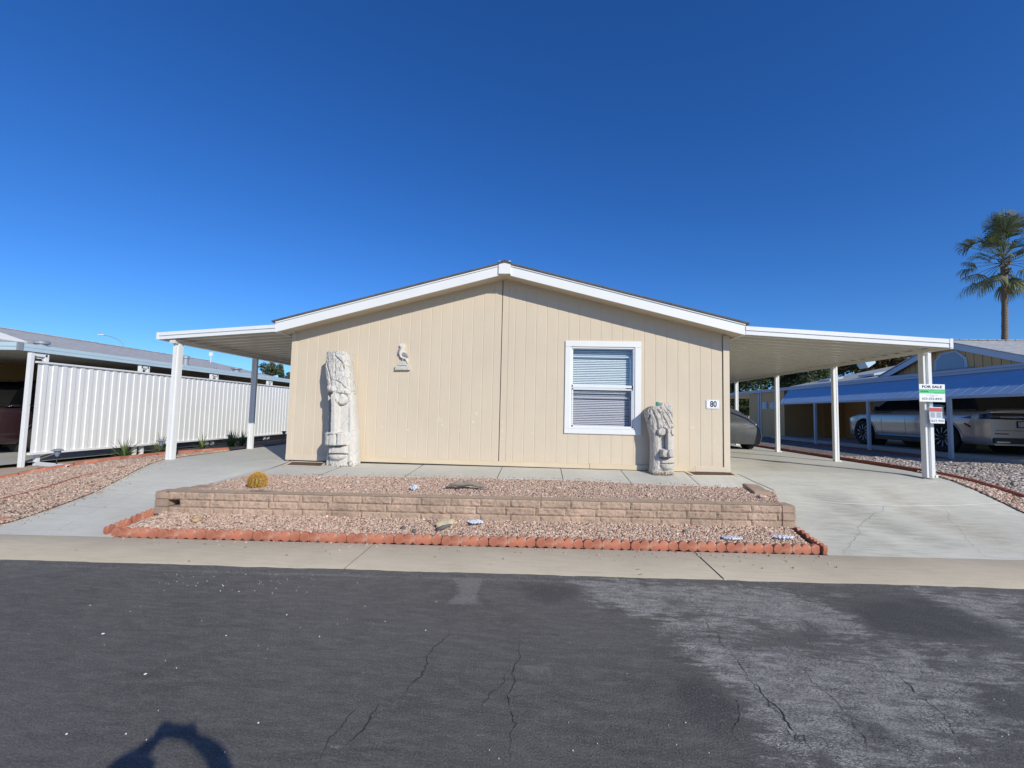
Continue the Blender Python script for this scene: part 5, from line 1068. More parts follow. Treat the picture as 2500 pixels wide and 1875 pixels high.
# strap-leaved plants and solar lamps by the fence
def strap_plant(label, uv, n, L, seed, z=None):
    rng = random.Random(seed); L *= 1.45; p = hit(*uv) if z is None else on_z(*uv, z); mb = MB(); tv = []
    for k_ in range(n):
        a = rng.uniform(0, 6.28); e = rng.uniform(.45, 1.45); l = L*rng.uniform(.55, 1.1); P = []; w0 = .014
        for q in range(7):
            s_ = q/6; r = l*s_*math.cos(e)*(1+.35*s_); zz_ = l*(s_*math.sin(e)-.45*s_*s_*math.cos(e)); P.append((p[0]+math.cos(a)*r, p[1]+math.sin(a)*r, p[2]+max(.01, zz_)))
        V = []; 
        for q, pt in enumerate(P): w_ = w0*(1-(q/6)**2)+.0008; V += [(pt[0]-math.sin(a)*w_, pt[1]+math.cos(a)*w_, pt[2]), (pt[0]+math.sin(a)*w_, pt[1]-math.cos(a)*w_, pt[2])]
        mb.add(V, [(2*q, 2*q+1, 2*q+3, 2*q+2) for q in range(6)]); tv += [rng.random()]*14
    o = mb.build('strap_leaf_plant', M['blade'], None, org=np.array(p)); tint_faces(o, tv); return tag(o, label, 'plant', 'strap leaved plants under the fence')
strap_plant('sprawling green strap-leaved plant between the first solar lamp and the post', (302, 1121), 55, .34, 1); strap_plant('bushy green strap-leaved plant just left of the front patio post', (392, 1107), 60, .38, 2)
strap_plant('shaded strap-leaved plant right of the front patio post', (492, 1100), 40, .34, 3); strap_plant('shaded bushy strap-leaved plant around the third solar lamp', (565, 1092), 70, .40, 4); strap_plant('shaded strap-leaved plant beyond the third fence support', (590, 1090), 45, .36, 5)
def solar(label, uv, h=.34, first=[None]):
    p = hit(*uv)
    if first[0] is None:
        t = thing('solar_lamp', label, 'garden lamp', (0, 0, 0), 'solar garden lamps under the fence')
        MB().tube([(0, 0, -.03), (0, 0, h-.13)], .011, 8).build('stake', M['black'], t, 'all'); MB().lathe([(.0, h-.14), (.022, h-.14), (.052, h-.05), (.055, h-.04), (0, h-.04)], (0, 0, 0), 20).build('lens', M['glass_grey'], t, True)
        MB().lathe([(.0, h-.038), (.085, h-.036), (.087, h-.024), (.05, h-.002), (0, h+.004)], (0, 0, 0), 24).build('cap', M['grey_pole'], t, True); first[0] = t
    else: t = copy_tree(first[0])
    t.location = tuple(p); t['label'] = label; return t
SOLH = .34
solar('grey solar garden lamp beside the white downspout', (137, 1141)); solar('grey solar garden lamp in the plant left of the front patio post', (391, 1110)); solar('shaded solar garden lamp in the bushy plant beyond the patio post', (560, 1092)); solar('small far solar garden lamp next to the house corner', (692, 1078))

# ------------------------------------------------------------------ white metal fence and the house to the left
FX = -10.15; ZFL = .44
fn = thing('privacy_fence', 'white corrugated metal fence hung between paired posts at the left', 'fence', (FX, 7.92, ZFL))
mb = MB(); prof = []; y = 8.23
while y < 20.2: prof += [(y, 0), (y+.086, 0), (y+.093, .016), (y+.178, .016)]; y += .185
n = len(prof); mb.add([(FX+q, p, .656) for p, q in prof]+[(FX+q, p, 2.484) for p, q in prof], [(k_, k_+1, n+k_+1, n+k_) for k_ in range(n-1)]); mb.build('panel', M['white_metal'], fn)
MB().box(FX-.02, FX+.04, 8.19, 20.2, 2.474, 2.51).build('top_rail', M['white_metal'], fn); MB().box(FX-.02, FX+.04, 8.19, 20.2, .625, .668).build('bottom_rail', M['white_metal'], fn)
mb = MB(); y = 8.10
while y < 13.2: mb.lathe([(0, .004), (.006, .003), (.006, 0)], (FX+.022 if True else FX, y+.03, 1.61+.002*y), 6, 'x'); y += .185
mb.build('rivets', M['grey_pole'], fn)
for k_, (ya, yb) in enumerate([(8.12, 8.43), (10.60, 10.80), (13.05, 13.27), (15.90, 16.12), (18.76, 18.96)]):
    for q, yy in enumerate((ya, yb)):
        xx = FX-.09 if (k_ or q) else FX-.03
        MB().bevbox(xx-.04, xx+.04, yy-.035, yy+.035, .33, 2.668, .004).build('post', M['white_metal'], fn)
    mb = MB(); cyy = (ya+yb)/2; mb.tube([(FX-.08, cyy+math.cos(a)*(yb-ya)*.33, 2.535+math.sin(a)*.05) for a in np.linspace(0, math.pi, 9)], .006, 6); mb.tube([(FX-.08, cyy+math.cos(a)*(yb-ya)*.22, 2.605-math.sin(a)*.035) for a in np.linspace(0, math.pi, 9)], .006, 6); mb.build('scroll', M['white_metal'], fn)
    MB().box(FX-.11, FX-.05, ya, yb, 2.61, 2.665).build('bracket', M['white_metal'], fn)
dn = thing('downspout', 'loose white downspout piece on the ground under the first fence panel', 'downspout', tuple(hit(92, 1138)))
a, b = hit(90, 1137)+[0, 0, .05], hit(167, 1143)+[0, 0, .04]; d = (b-a)[:2]/np.linalg.norm((b-a)[:2]); nn_ = np.array([-d[1], d[0]])*.035
mb = MB(); 
for t_, s_ in ((-.03, 1),): mb.hexa([(a[0]-nn_[0], a[1]-nn_[1], a[2]-.035), (b[0]-nn_[0], b[1]-nn_[1], b[2]-.035), (b[0]+nn_[0], b[1]+nn_[1], b[2]-.035), (a[0]+nn_[0], a[1]+nn_[1], a[2]-.035), (a[0]-nn_[0], a[1]-nn_[1], a[2]+.02), (b[0]-nn_[0], b[1]-nn_[1], b[2]+.02), (b[0]+nn_[0], b[1]+nn_[1], b[2]+.02), (a[0]+nn_[0], a[1]+nn_[1], a[2]+.02)])
mb.build('pipe', M['white_metal'], dn)
mb = MB(); e = b+np.array([d[0], d[1], 0])*.002; mb.hexa([(e[0]-nn_[0]*.7, e[1]-nn_[1]*.7, e[2]-.025), (e[0]+nn_[0]*.7, e[1]+nn_[1]*.7, e[2]-.025), (e[0]+nn_[0]*.7+.002, e[1]+nn_[1]*.7, e[2]-.025), (e[0]-nn_[0]*.7+.002, e[1]-nn_[1]*.7, e[2]-.025)]+[(e[0]-nn_[0]*.7, e[1]-nn_[1]*.7, e[2]+.01), (e[0]+nn_[0]*.7, e[1]+nn_[1]*.7, e[2]+.01), (e[0]+nn_[0]*.7+.002, e[1]+nn_[1]*.7, e[2]+.01), (e[0]-nn_[0]*.7+.002, e[1]-nn_[1]*.7, e[2]+.01)]); mb.build('opening', M['gap'], dn)
pad = ruled([np.array([-10.2 if y > 8 else -10.4, y, 0]) for y in np.linspace(5.2, 24, 40)], [np.array([-18, y, 0]) for y in np.linspace(5.2, 24, 40)], 40, 'neighbour_driveway', M['conc_grey'], .016, True, 'structure', None, 10); pad['label'] = 'grey concrete driveway of the house to the left'
ln = thing('neighbour_house', 'grey shingled mobile home with pale blue gutter beyond the white fence', 'house', (-13, 8.2, .45))
GZ = 2.712; G0 = on_x(46, 850, -10.4); YG = G0[1]
mb = MB(); mb.box(-10.47, -10.38, YG, 26, GZ+.075, GZ+.15); mb.box(-10.45, -10.375, YG, 26, GZ, GZ+.070); mb.build('gutter', M['gutter_blue'], ln)
mb = MB(); mb.box(-19, -10.385, YG-.03, YG+.03, GZ+.075, GZ+.155); mb.box(-19, -10.39, YG-.02, YG+.03, GZ, GZ+.070); mb.build('fascia', M['gutter_blue'], ln)
MB().box(-10.405, -10.36, YG-.04, YG+.045, GZ-.005, GZ+.16).build('corner_bracket', M['grey_pole'], ln)
MB().box(-15.6, -10.48, YG+.031, 26, GZ+.02, GZ+.08).build('carport_roof', M['pan'], ln)
RX, RZ, EX, EZ = -15.6, 3.76, -10.9, 2.80; YB = 19.35
MB().hexa([(EX, 5, EZ), (EX, YB, EZ), (RX, YB, RZ), (RX, 5, RZ), (EX, 5, EZ+.03), (EX, YB, EZ+.03), (RX, YB, RZ+.03), (RX, 5, RZ+.03)]).build('roof', M['shingle_grey'], ln)
MB().hexa([(RX, 5, RZ), (RX, YB, RZ), (RX*2-EX, YB, EZ), (RX*2-EX, 5, EZ), (RX, 5, RZ+.03), (RX, YB, RZ+.03), (RX*2-EX, YB, EZ+.03), (RX*2-EX, 5, EZ+.03)]).build('roof', M['shingle_grey'], ln)
mb = MB(); y = 6.0
while y < YB: mb.hexa([(RX-.1, y, RZ+.025), (RX+.1, y, RZ+.02), (RX+.1, y+.30, RZ+.02), (RX-.1, y+.30, RZ+.025), (RX-.1, y, RZ+.045), (RX+.1, y, RZ+.035), (RX+.1, y+.30, RZ+.055), (RX-.1, y+.30, RZ+.06)]); y += .31
mb.build('ridge_cap', M['shingle_grey'], ln)
mb = MB(); mb.box(-15.0, -14.9, YG+1.2, YB, .4, 2.76); mb.box(-20, -14.9, YG+1.1, YG+1.2, .4, 2.76); mb.build('wall', M['tan_neigh'], ln)
mb = MB(); mb.hexa([(-19, YB-.02, .4), (-10.9, YB-.02, .4), (-10.9, YB+.05, .4), (-19, YB+.05, .4), (-19, YB-.02, 2.79), (-10.9, YB-.02, 2.79), (-10.9, YB+.05, 2.79), (-19, YB+.05, 2.79)]); mb.build('wall', M['tan_neigh'], ln)
C5 = [on_x(u, v, -12.1) for u, v in ((-40, 800), (0, 811), (58, 831), (68, 836), (58, 840), (0, 827), (-40, 822))]; mb = MB(); mb.prism([tuple(p) for p in C5], (-.5, 0, .05)); mb.build('roof_hood', M['white'], ln)
def vent(uv_b, uv_t, x, r, parent, cap=1.35):
    b_, t_ = on_x(*uv_b, x), on_x(*uv_t, x); h = t_[2]-b_[2]; o = MB(); o.lathe([(0, -.15), (r, -.15), (r, h*.55), (r*cap, h*.6), (r*cap, h*.9), (r*.9, h), (0, h*1.02)], b_, 20); return o.build('roof_vent', M['grey_pole'], parent, True)
vent((101, 851), (101, 832), -11.9, .11, ln); vent((453, 885), (453, 868), -11.9, .085, ln); vent((577, 907), (577, 898), -11.9, .13, ln, 1.5); vent((526, 902), (526, 896), -11.7, .03, ln, 1.8)
vent((565, 911), (565, 905), -11.7, .03, ln, 1.0)
a = on_x(514, 886, -14.3); mb = MB(); mb.tube([a-[0, 0, .2], a+[0, 0, .33]], .012, 6); mb.box(a[0]-.07, a[0]+.07, a[1]-.03, a[1]+.03, a[2]+.30, a[2]+.46); o = mb.build('antenna', M['white'], ln)

# ------------------------------------------------------------------ cars
def car(name, label, xc, yr, zg, L, Wd, Hs, sr, sf, R, paint, flip=1, details=True, cat='car'):
    """car along +y (flip=1: tail at yr) or nose at yr (flip=-1); sr, sf: distances of the axles from yr end of the body"""
    t = thing(name, label, cat, (xc, yr+L/2, zg)); k = Hs
    def prof_top(s): return np.interp(s/L, [0, .02, .08, .15, .70, .74, .86, .95, 1.0], np.array([1.03, 1.07, 1.10, 1.12, 1.08, 1.06, 1.00, .90, .70])*k)
    def wid(s): q = abs(s/L-.5)*2; return Wd/2*(1-.16*max(0, (q-.80)/.20)**2.2-.015*q)
    CS = [(.86, .24), (.95, .30), (.975, .42), (.985, .58), (1.0, .74), (.985, .88), (.965, .97), (.93, 1.03)]
    S_ = np.linspace(0, L, 150); rows = 26
    def section(s):
        zt = prof_top(s); w = wid(s); pts = [(a*w, min(b_*k, zt-.015*(8-i_))) for i_, (a, b_) in enumerate(CS)]+[(.86*w, zt), (.5*w, zt+.03*k), (0, zt+.042*k)]
        P = np.array(pts); d = np.r_[0, np.cumsum(np.hypot(*np.diff(P, axis=0).T))]; q = np.r_[np.linspace(0, d[-4], rows-5), np.linspace(d[-4], d[-1], 6)[1:]]
        return np.stack([np.interp(q, d, P[:, 0]), np.interp(q, d, P[:, 1])], -1)
    def tw(w, s, z): return (xc+w, (yr+s) if flip > 0 else (yr+L-s), zg+z)
    mb = MB(); grid = np.array([section(s) for s in S_]); n = grid.shape[1]
    axl = (sr, sf)
    for side in (-1, 1):
        V = [tw(side*grid[i_, j_, 0], S_[i_], grid[i_, j_, 1]) for i_ in range(150) for j_ in range(n)]; F = []
        for i_ in range(149):
            for j_ in range(n-1):
                sm, zm_ = (S_[i_]+S_[i_+1])/2, (grid[i_, j_, 1]+grid[i_, j_+1, 1])/2
                if j_ < n-7 and any(math.hypot(sm-a_, zm_-R*.98) < R*1.16 for a_ in axl): continue
                F.append((i_*n+j_, (i_+1)*n+j_, (i_+1)*n+j_+1, i_*n+j_+1))
        mb.add(V, F)
    for e in (0, 149):  # end faces
        V = [tw(-g_[0], S_[e], g_[1]) for g_ in grid[e]]+[tw(g_[0], S_[e], g_[1]) for g_ in grid[e]]; mb.add(V, [(j_, j_+1, n+j_+1, n+j_) for j_ in range(n-1)])
    mb.add([tw(-.8*Wd/2, .1, .25*k), tw(.8*Wd/2, .1, .25*k), tw(.8*Wd/2, L-.1, .25*k), tw(-.8*Wd/2, L-.1, .25*k)], [(0, 1, 2, 3)])
    body = mb.build('body', paint, t, 'all')
    # cabin
    def loft(P, wb, wt, name_, mat, par):
        zmin, zmax = min(p[1] for p in P), max(p[1] for p in P); V = []
        for side in (-1, 1):
            for s, z in P: f_ = (z-zmin)/(zmax-zmin); V.append(tw(side*(wb+(wt-wb)*f_), s, z))
        m_n = len(P); mb = MB(); mb.add(V, [tuple(range(m_n)), tuple(range(m_n, 2*m_n))[::-1]]+[(i_, (i_+1) % m_n, (i_+1) % m_n+m_n, i_+m_n) for i_ in range(m_n)]); return mb.build(name_, mat, par, True)
    loft([(.03*L, 1.06*k), (.08*L, 1.40*k), (.14*L, 1.60*k), (.30*L, 1.655*k), (.48*L, 1.645*k), (.56*L, 1.60*k), (.66*L, 1.32*k), (.745*L, 1.06*k)], Wd/2*.925, Wd/2*.70, 'glasshouse', M['tint'], t)
    loft([(.09*L, 1.61*k), (.16*L, 1.675*k), (.32*L, 1.70*k), (.48*L, 1.685*k), (.565*L, 1.615*k), (.48*L, 1.655*k), (.16*L, 1.63*k)], Wd/2*.70, Wd/2*.60, 'roof', paint, t)
    for side in (-1, 1):
        w_ = side*Wd/2; MB().tube([tw(w_*.945, s, 1.075*k) for s in (.04*L, .3*L, .5*L, .72*L)], .008*k, 5).build('belt_trim', M['chrome'], t)
        MB().tube([tw(w_*.975, s, .345*k) for s in np.linspace(sr+R*1.5, sf-R*1.5, 8)], .012*k, 5).build('sill_trim', M['chrome'], t)
    for side in (-1, 1): MB().hexa([tw(side*Wd/2*a_, s, z) for a_, s, z in ((.80, sr+R, .20*k), (.80, sf-R, .20*k), (.965, sf-R, .20*k), (.965, sr+R, .20*k), (.80, sr+R, .31*k), (.80, sf-R, .31*k), (.975, sf-R, .33*k), (.975, sr+R, .33*k))]).build('sill', M['black'], t)
    for f_ in (.30, .47, .655):
        mb = MB(); 
        for side in (-1, 1):
            P = [(w_, z) for w_, z in section(f_*L)[2:16]]; mb.tube([tw(side*(w_+.001), f_*L, z) for w_, z in P], .004, 4)
        if not any(abs(f_*L-a_) < R*1.1 for a_ in axl): mb.build('door_seam', M['black'], t)
    for a_ in axl:
        for side in (-1, 1):
            w_ = side*(Wd/2*.955); wt_ = thing_sub('wheel', t); c = tw(w_, a_, R)
            sg_ = side
            mb = MB(); mb.lathe([(R*.60, -.11*sg_), (R*.93, -.12*sg_), (R, -.08*sg_), (R, .05*sg_), (R*.95, .095*sg_), (R*.70, .10*sg_), (R*.66, .06*sg_)], c, 40, 'x'); mb.build('tyre', M['rubber'], wt_, 'all')
            mb = MB(); mb.lathe([(0, -.02*sg_), (R*.68, -.02*sg_), (R*.68, .085*sg_), (R*.64, .085*sg_), (R*.62, .0*sg_)], c, 36, 'x'); mb.build('rim', M['black'], wt_, 'all')
            mb = MB(); 
            for q in range(10):
                a0 = q*.6283; r0, r1 = R*.14, R*.63; tw_ = .28
                def rp(r, a): return (c[0]+.088*sg_, c[1]+r*math.cos(a), c[2]+r*math.sin(a))
                mb.add([rp(r0*1.9, a0-.05+.1), rp(r0*1.9, a0+.10+.1), rp(r1, a0+.11+tw_), rp(r1, a0-.04+tw_)], [(0, 1, 2, 3)])
            mb.build('spokes', M['grey_pole'], wt_)
            MB().lathe([(0, .10*sg_), (R*.13, .095*sg_), (R*.15, .06*sg_)], c, 16, 'x').build('hub', M['black'], wt_, 'all')
            mb = MB(); c2 = tw(side*Wd/2*.55, a_, R*.98); mb.lathe([(0, 0), (R*1.17, 0), (R*1.17, side*Wd/2*.40)], c2, 32, 'x'); mb.build('wheel_well', M['gap'], t)
            mb = MB(); P = []
            for an in np.linspace(-.25, math.pi+.25, 26):
                s = a_+math.cos(an)*R*1.19; z = R*.98+math.sin(an)*R*1.19; g_ = section(min(max(s, 0), L)); ww = float(np.interp(z, g_[:18, 1], g_[:18, 0])); P.append(tw(side*(ww+.002), s, z))
            mb.tube(P, R*.055, 6); mb.build('arch_trim', paint if details else M['black'], t, 'all')
    for side in (-1, 1):
        mb = MB(); c = tw(side*(Wd/2+.02), .665*L, 1.12*k); mb.bevbox(min(c[0], c[0]+side*.16), max(c[0], c[0]+side*.16), c[1]-.05, c[1]+.05, c[2]-.07, c[2]+.08, .03); mb.build('mirror', M['black'], t, True)
        g_ = section(L*.97); c = tw(side*g_[14][0]*.95, L*.965, .80*k); mb = MB(); mb.bevbox(c[0]-.10-side*.05, c[0]+.10-side*.05, c[1]-.16, c[1]+.05, c[2]-.03, c[2]+.04, .02); mb.build('headlight', M['lamp'], t, True)
    # tail
    def rearbox(name_, w0, w1, z0, z1, mat, d0=-.012, d1=.06, b=.008):
        a0, a1 = tw(w0, d0, z0), tw(w1, d1, z1); mb = MB(); mb.bevbox(min(a0[0], a1[0]), max(a0[0], a1[0]), min(a0[1], a1[1]), max(a0[1], a1[1]), min(a0[2], a1[2]), max(a0[2], a1[2]), b); return mb.build(name_, mat, t)
    if details:
        # smoked lamp bar wrapping onto the sides, drawn out to a point
        mb = MB(); hw_ = Wd/2
        for side in (-1, 1):
            P = []
            for s, z0_, z1_ in ((.62, .865, .87), (.40, .86, .92), (.15, .855, .97), (.03, .85, .995), (-.012, .85, 1.0)):
                g_ = section(max(s, 0)); P.append((tw(side*(float(np.interp(z0_*k, g_[:20, 1], g_[:20, 0]))+.008), s, z0_*k), tw(side*(float(np.interp(min(z1_, 1.02)*k, g_[:20, 1], g_[:20, 0]))+.008), s, z1_*k)))
            V = [q for p in P for q in p]; mb.add(V, [(2*i_, 2*i_+2, 2*i_+3, 2*i_+1) for i_ in range(len(P)-1)])
        g0 = section(0)[-8][0]; mb.hexa([tw(-hw_*.80, -.02, .85*k), tw(hw_*.80, -.02, .85*k), tw(hw_*.80, .05, .85*k), tw(-hw_*.80, .05, .85*k), tw(-hw_*.78, -.014, 1.0*k), tw(hw_*.78, -.014, 1.0*k), tw(hw_*.78, .05, 1.0*k), tw(-hw_*.78, .05, 1.0*k)])
        mb.build('tail_light_bar', M['tail_dark'], t, 'all'); rearbox('tail_light', -hw_*.80, hw_*.80, 0.945*k, .955*k, M['tail'], -.03, 0, .003)
        rearbox('chrome_strip', -hw_*.60, hw_*.60, .90*k, .912*k, M['chrome'], -.032, 0, .003); rearbox('upper_strip', -hw_*.78, hw_*.78, 1.005*k, 1.017*k, M['chrome'], -.022, .02, .003)
        rearbox('licence_plate', -.17*k, .17*k, .68*k, .80*k, M['plate'], -.035, 0); rearbox('plate_frame', -.19*k, .19*k, .66*k, .82*k, M['black'], -.022, 0)
        rearbox('tailgate_seam', -hw_*.70, hw_*.70, .585*k, .595*k, M['gap'], -.004, 0, .001); rearbox('bumper_insert', -hw_*.78, hw_*.78, .28*k, .42*k, M['black'], -.03, .05, .02)
        for side in (-1, 1):
            a0, a1 = sorted((side*hw_*.72, side*hw_*.40)); rearbox('reflector', a0, a1, .50*k, .525*k, M['tail'], -.012, 0, .004); rearbox('exhaust', a0, a1, .30*k, .335*k, M['chrome'], -.05, 0, .008)
        for side in (-1, 1):
            g_ = section(.42); mb = MB(); P = []
            for s, z in ((.50, .74), (.36, .66)): gg = section(s); P.append(tw(side*(float(np.interp(z*k, gg[:20, 1], gg[:20, 0]))+.004), s, z*k))
            mb.tube(P, .02*k, 5); mb.build('side_reflector', M['tail'], t)
        mb = MB()
        for side in (-1, 1):
            gg = [section(s) for s in (.715*L, .58*L)]; mb.tube([tw(side*(float(np.interp(1.0*k, g_[:20, 1], g_[:20, 0]))+.003), s, 1.0*k) for g_, s in zip(gg, (.715*L, .58*L))], .014*k, 5)
        mb.build('fender_strip', M['black'], t)
    return t
def thing_sub(name, parent):
    o = bpy.data.objects.new(name, None); o.empty_display_size = .1; COL.objects.link(o); o.parent = parent; ORG[o.name] = ORG[parent.name]; return o
a, b = on_x(2110, 1083, 11.75), on_x(2305, 1104, 11.75)
wbz = (a[2]+b[2])/2; WB = a[1]-b[1]; YR = b[1]-1.14
car('suv', 'silver suv parked tail out under the blue awning carport', 11.75+1.06, YR, wbz, WB+1.14+1.02, 2.12, 1.13, 1.14, 1.14+WB, .43, M['silver'])
car('parked_car', 'dark maroon car in the shade behind the white fence', -13.1, 9.2, .44, 4.9, 2.0, 1.06, .90, 3.8, .37, M['maroon'], 1, False)
# covered car on the driveway
cv = thing('covered_car', 'car under a wrinkled dark grey cover on the right driveway', 'covered car', (6.05, 15.5, .69)); mb = MB(); nu_, nv_ = 90, 70; V = []
for i_ in range(nu_):
    s = i_/(nu_-1); y = 14.05+s*4.6
    for j_ in range(nv_):
        a = math.pi*j_/(nv_-1); ca, sa = math.cos(a), math.sin(a)
        e = 1-abs(2*s-1)**9*.16; top = np.interp(s, [0, .015, .05, .22, .36, .5, .66, .85, 1], [.78, .92, 1.0, 1.30, 1.40, 1.42, 1.36, .98, .55])
        hwid = 1.06*e; X = math.copysign(abs(ca)**.58, ca)*hwid*.99; Z = .19+(top-.19)*abs(sa)**.88; X *= 1-.13*max(0, (.62-Z)/.43)**2
        wr = mnoise.noise(Vector((X*2.2+ca*3, y*2.0, Z*1.4)))*.05+abs(mnoise.noise(Vector((y*5+X*4, Z*1.6, 3))))*.09*(1-abs(sa)*.75)+mnoise.noise(Vector((y*9, X*9, Z*3)))*.012
        yy = y-(1-abs(2*s-1))*0-(.10*abs(sa) if s < .02 else 0); V.append((6.02+X*(1+wr*.9), yy+wr*.5, .69+Z+wr*.4))
mb.grid(V, nu_, nv_)
for s_i in (0, nu_-1):
    mb.f.append((s_i*nv_+nv_-1, s_i*nv_, len(mb.v)))
    c0 = len(mb.v); mb.v.append((6.02, V[s_i*nv_][1]+(-.1 if s_i == 0 else .1), .69+.62)); mb.f += [(s_i*nv_+j_, s_i*nv_+j_+1, c0) for j_ in range(nv_-1)]
mb.build('cover', M['cover'], cv, 'all')
for (xx, yy) in ((6.70, 14.62), (5.38, 14.62), (6.70, 17.5), (5.38, 17.5)):
    w_ = thing_sub('wheel', cv); mb = MB(); mb.lathe([(.18, -.11), (.31, -.12), (.335, -.09), (.335, .09), (.31, .12), (.18, .11)], (xx, yy, 1.025), 30, 'x'); mb.build('tyre', M['rubber'], w_, 'all')
    MB().lathe([(0, -.08), (.19, -.08), (.19, .08), (0, .08)], (xx, yy, 1.025), 24, 'x').build('rim', M['grey_pole'], w_, 'all')
R4 = [on_y(u, v, 14.18) for u, v in ((1843, 1057), (1852, 1053), (1846, 1034), (1841, 1041))]; mb = MB(); mb.prism([tuple(p) for p in R4], (0, .12, 0)); mb.build('reflector', M['reflector'], cv)

# ------------------------------------------------------------------ house to the right
rn = thing('neighbour_house', 'ochre mobile home with a blue awning carport and grey shingled gable to the right', 'house', (13.5, 16, .7))
aw0, aw1 = on_x(1908, 980, 11.0), on_x(2760, 957, 11.0); tp0, tp1 = on_x(1925, 955, 12.05), on_x(2800, 869, 12.05); zl_, zt_ = 2.40, on_x(2200, 928, 12.05)[2]
mb = MB(); y0b, y0t, y1_ = aw0[1], tp0[1], 8.2
def awp(y, f, off=0): yy = y; return (11.0+1.05*f, yy, zl_+(zt_-zl_)*f+off)
prof = []; y = y1_
while y < y0b: prof += [(y, 0), (y+.280, 0), (y+.292, .006), (y+.300, .006), (y+.312, 0)]; y += .315
n = len(prof); mb.add([awp(p, 0, q) for p, q in prof]+[(12.05, min(p+(y0t-y0b)*max(0, (p-y0b+1.2)/1.2), y0t), zt_+q) for p, q in prof], [(k_, k_+1, n+k_+1, n+k_) for k_ in range(n-1)]); mb.build('awning', M['sky_tinted_awning'], rn)
MB().box(10.97, 11.03, y1_, y0b, zl_-.065, zl_-.0).build('awning_rail', M['grey_trim'], rn)
mb = MB(); bz = zt_; mb.box(12.02, 12.10, y1_, 34, bz+.005, bz+.075); mb.box(12.00, 12.10, y1_, 34, bz+.080, bz+.15); mb.build('fascia', M['grey_trim'], rn)
MB().box(12.101, 15.2, y1_, 34, bz+.03, bz+.10).build('carport_roof', M['cream_metal'], rn)
for (u, v) in ((1992, 1087), (2123, 1101), (2323, 1123)):
    p = on_x(u, v, 11.0); MB().bevbox(10.96, 11.04, p[1]-.045, p[1]+.045, p[2]-.03, zl_-.066, .005).build('post', M['grey_trim'], rn)
SX = 12.12; s0, s1_ = on_x(1830, 1060, SX), on_x(1916, 1071.6, SX); YW = s1_[1]
mb = MB(); mb.box(SX, 16, YW, s0[1], .55, bz+.004); mb.build('shed', M['tan_neigh'], rn)
mb = MB()
for u in (1853.5, 1859): yy = on_x(u, 1000, SX)[1]; mb.box(SX-.03, SX+.0, yy-.05, yy+.05, .66, bz)
mb.build('corner_trim', M['grey_trim'], rn)
for (u0, u1) in ((1862, 1874), (1881, 1893)):
    a, b = on_x(u0, 982, SX), on_x(u1, 999, SX); w_ = MB().box(SX-.045, SX-.001, b[1], a[1], b[2], a[2]).build('window', M['grey_trim'], rn); MB().box(SX-.055, SX-.046, b[1]+.08, a[1]-.08, b[2]+.08, a[2]-.08).build('pane', M['glass_grey'], w_)
mb = MB()
for xx in (13.9, 15.1): mb.box(xx, xx+.12, YW-.06, YW-.01, .75, bz)
mb.build('wall_trim', M['tan_neigh'], rn)
MB().box(15.0, 15.1, 9, YW, .6, bz+.03).build('wall', M['tan_neigh'], rn)
MB().box(14.95, 14.99, YW-3.4, YW-1.9, .8, 2.9).build('door', M['grey_trim'], rn)
GXp = 15.15; gp = [on_x(u, v, GXp) for u, v in ((2173, 921), (2298, 846), (2640, 913))]; base_z = bz+.10
mb = MB(); P = [(GXp, gp[0][1]+.9, base_z), (GXp, gp[1][1], gp[1][2]), (GXp, gp[2][1]-.0, base_z)]; mb.prism(P, (.1, 0, 0)); gw = mb.build('gable_wall', M['tan_neigh'], rn)
mb = MB(); y = gp[2][1]
while y < gp[0][1]+.8:
    zt2 = np.interp(y, [gp[2][1], gp[1][1], gp[0][1]+.9], [base_z, gp[1][2], base_z]); mb.box(GXp-.004, GXp-.0005, y, y+.012, base_z, zt2); y += .30
mb.build('groove', M['gap'], gw)
Ap = on_x(2297, 833, 14.9); Lb = on_x(2145, 921, 14.9); Rb = on_x(2620, 892, 14.9)
th_ = .20
mb = MB(); 
for (p, q) in ((Ap, Lb), (Ap, Rb)): mb.prism([(14.9, p[1], p[2]), (14.9, q[1], q[2]), (14.9, q[1], q[2]-th_*1.0), (14.9, p[1], p[2]-th_*1.05)], (.05, 0, 0))
mb.build('barge_board', M['grey_trim'], rn)
mb = MB(); mb.prism([(14.86, Ap[1], Ap[2]+.012), (14.86, Rb[1], Rb[2]+.012), (14.86, Rb[1], Rb[2]+.05), (14.86, Ap[1], Ap[2]+.05)], (16, 0, 0)); mb.build('roof', M['shingle_grey_x'], rn)
mb = MB(); mb.prism([(14.86, Ap[1], Ap[2]+.012), (14.86, Lb[1], Lb[2]+.012), (14.86, Lb[1], Lb[2]+.05), (14.86, Ap[1], Ap[2]+.05)], (16, 0, 0)); mb.build('roof', M['shingle_grey_x'], rn)
mb = MB(); x = 14.86
while x < 26: mb.box(x, x+.28, Ap[1]-.09, Ap[1]+.09, Ap[2]+.045, Ap[2]+.062+.012*((x*7) % 1)); x += .32
mb.build('ridge_cap', M['shingle_grey_x'], rn)
o_ = [on_x(u, v, GXp-.02) for u, v in ((2279, 911), (2280, 882), (2296, 862), (2334, 855), (2360, 874), (2363, 899))]; mb = MB(); mb.prism([tuple(p) for p in o_], (.015, 0, 0)); gwn = mb.build('window', M['grey_trim'], rn)
c = sum(o_)/6; mb = MB(); mb.prism([tuple(c+(p-c)*.80-np.array([.01, 0, 0])) for p in o_], (.008, 0, 0)); mb.build('pane', M['glass_grey'], gwn)
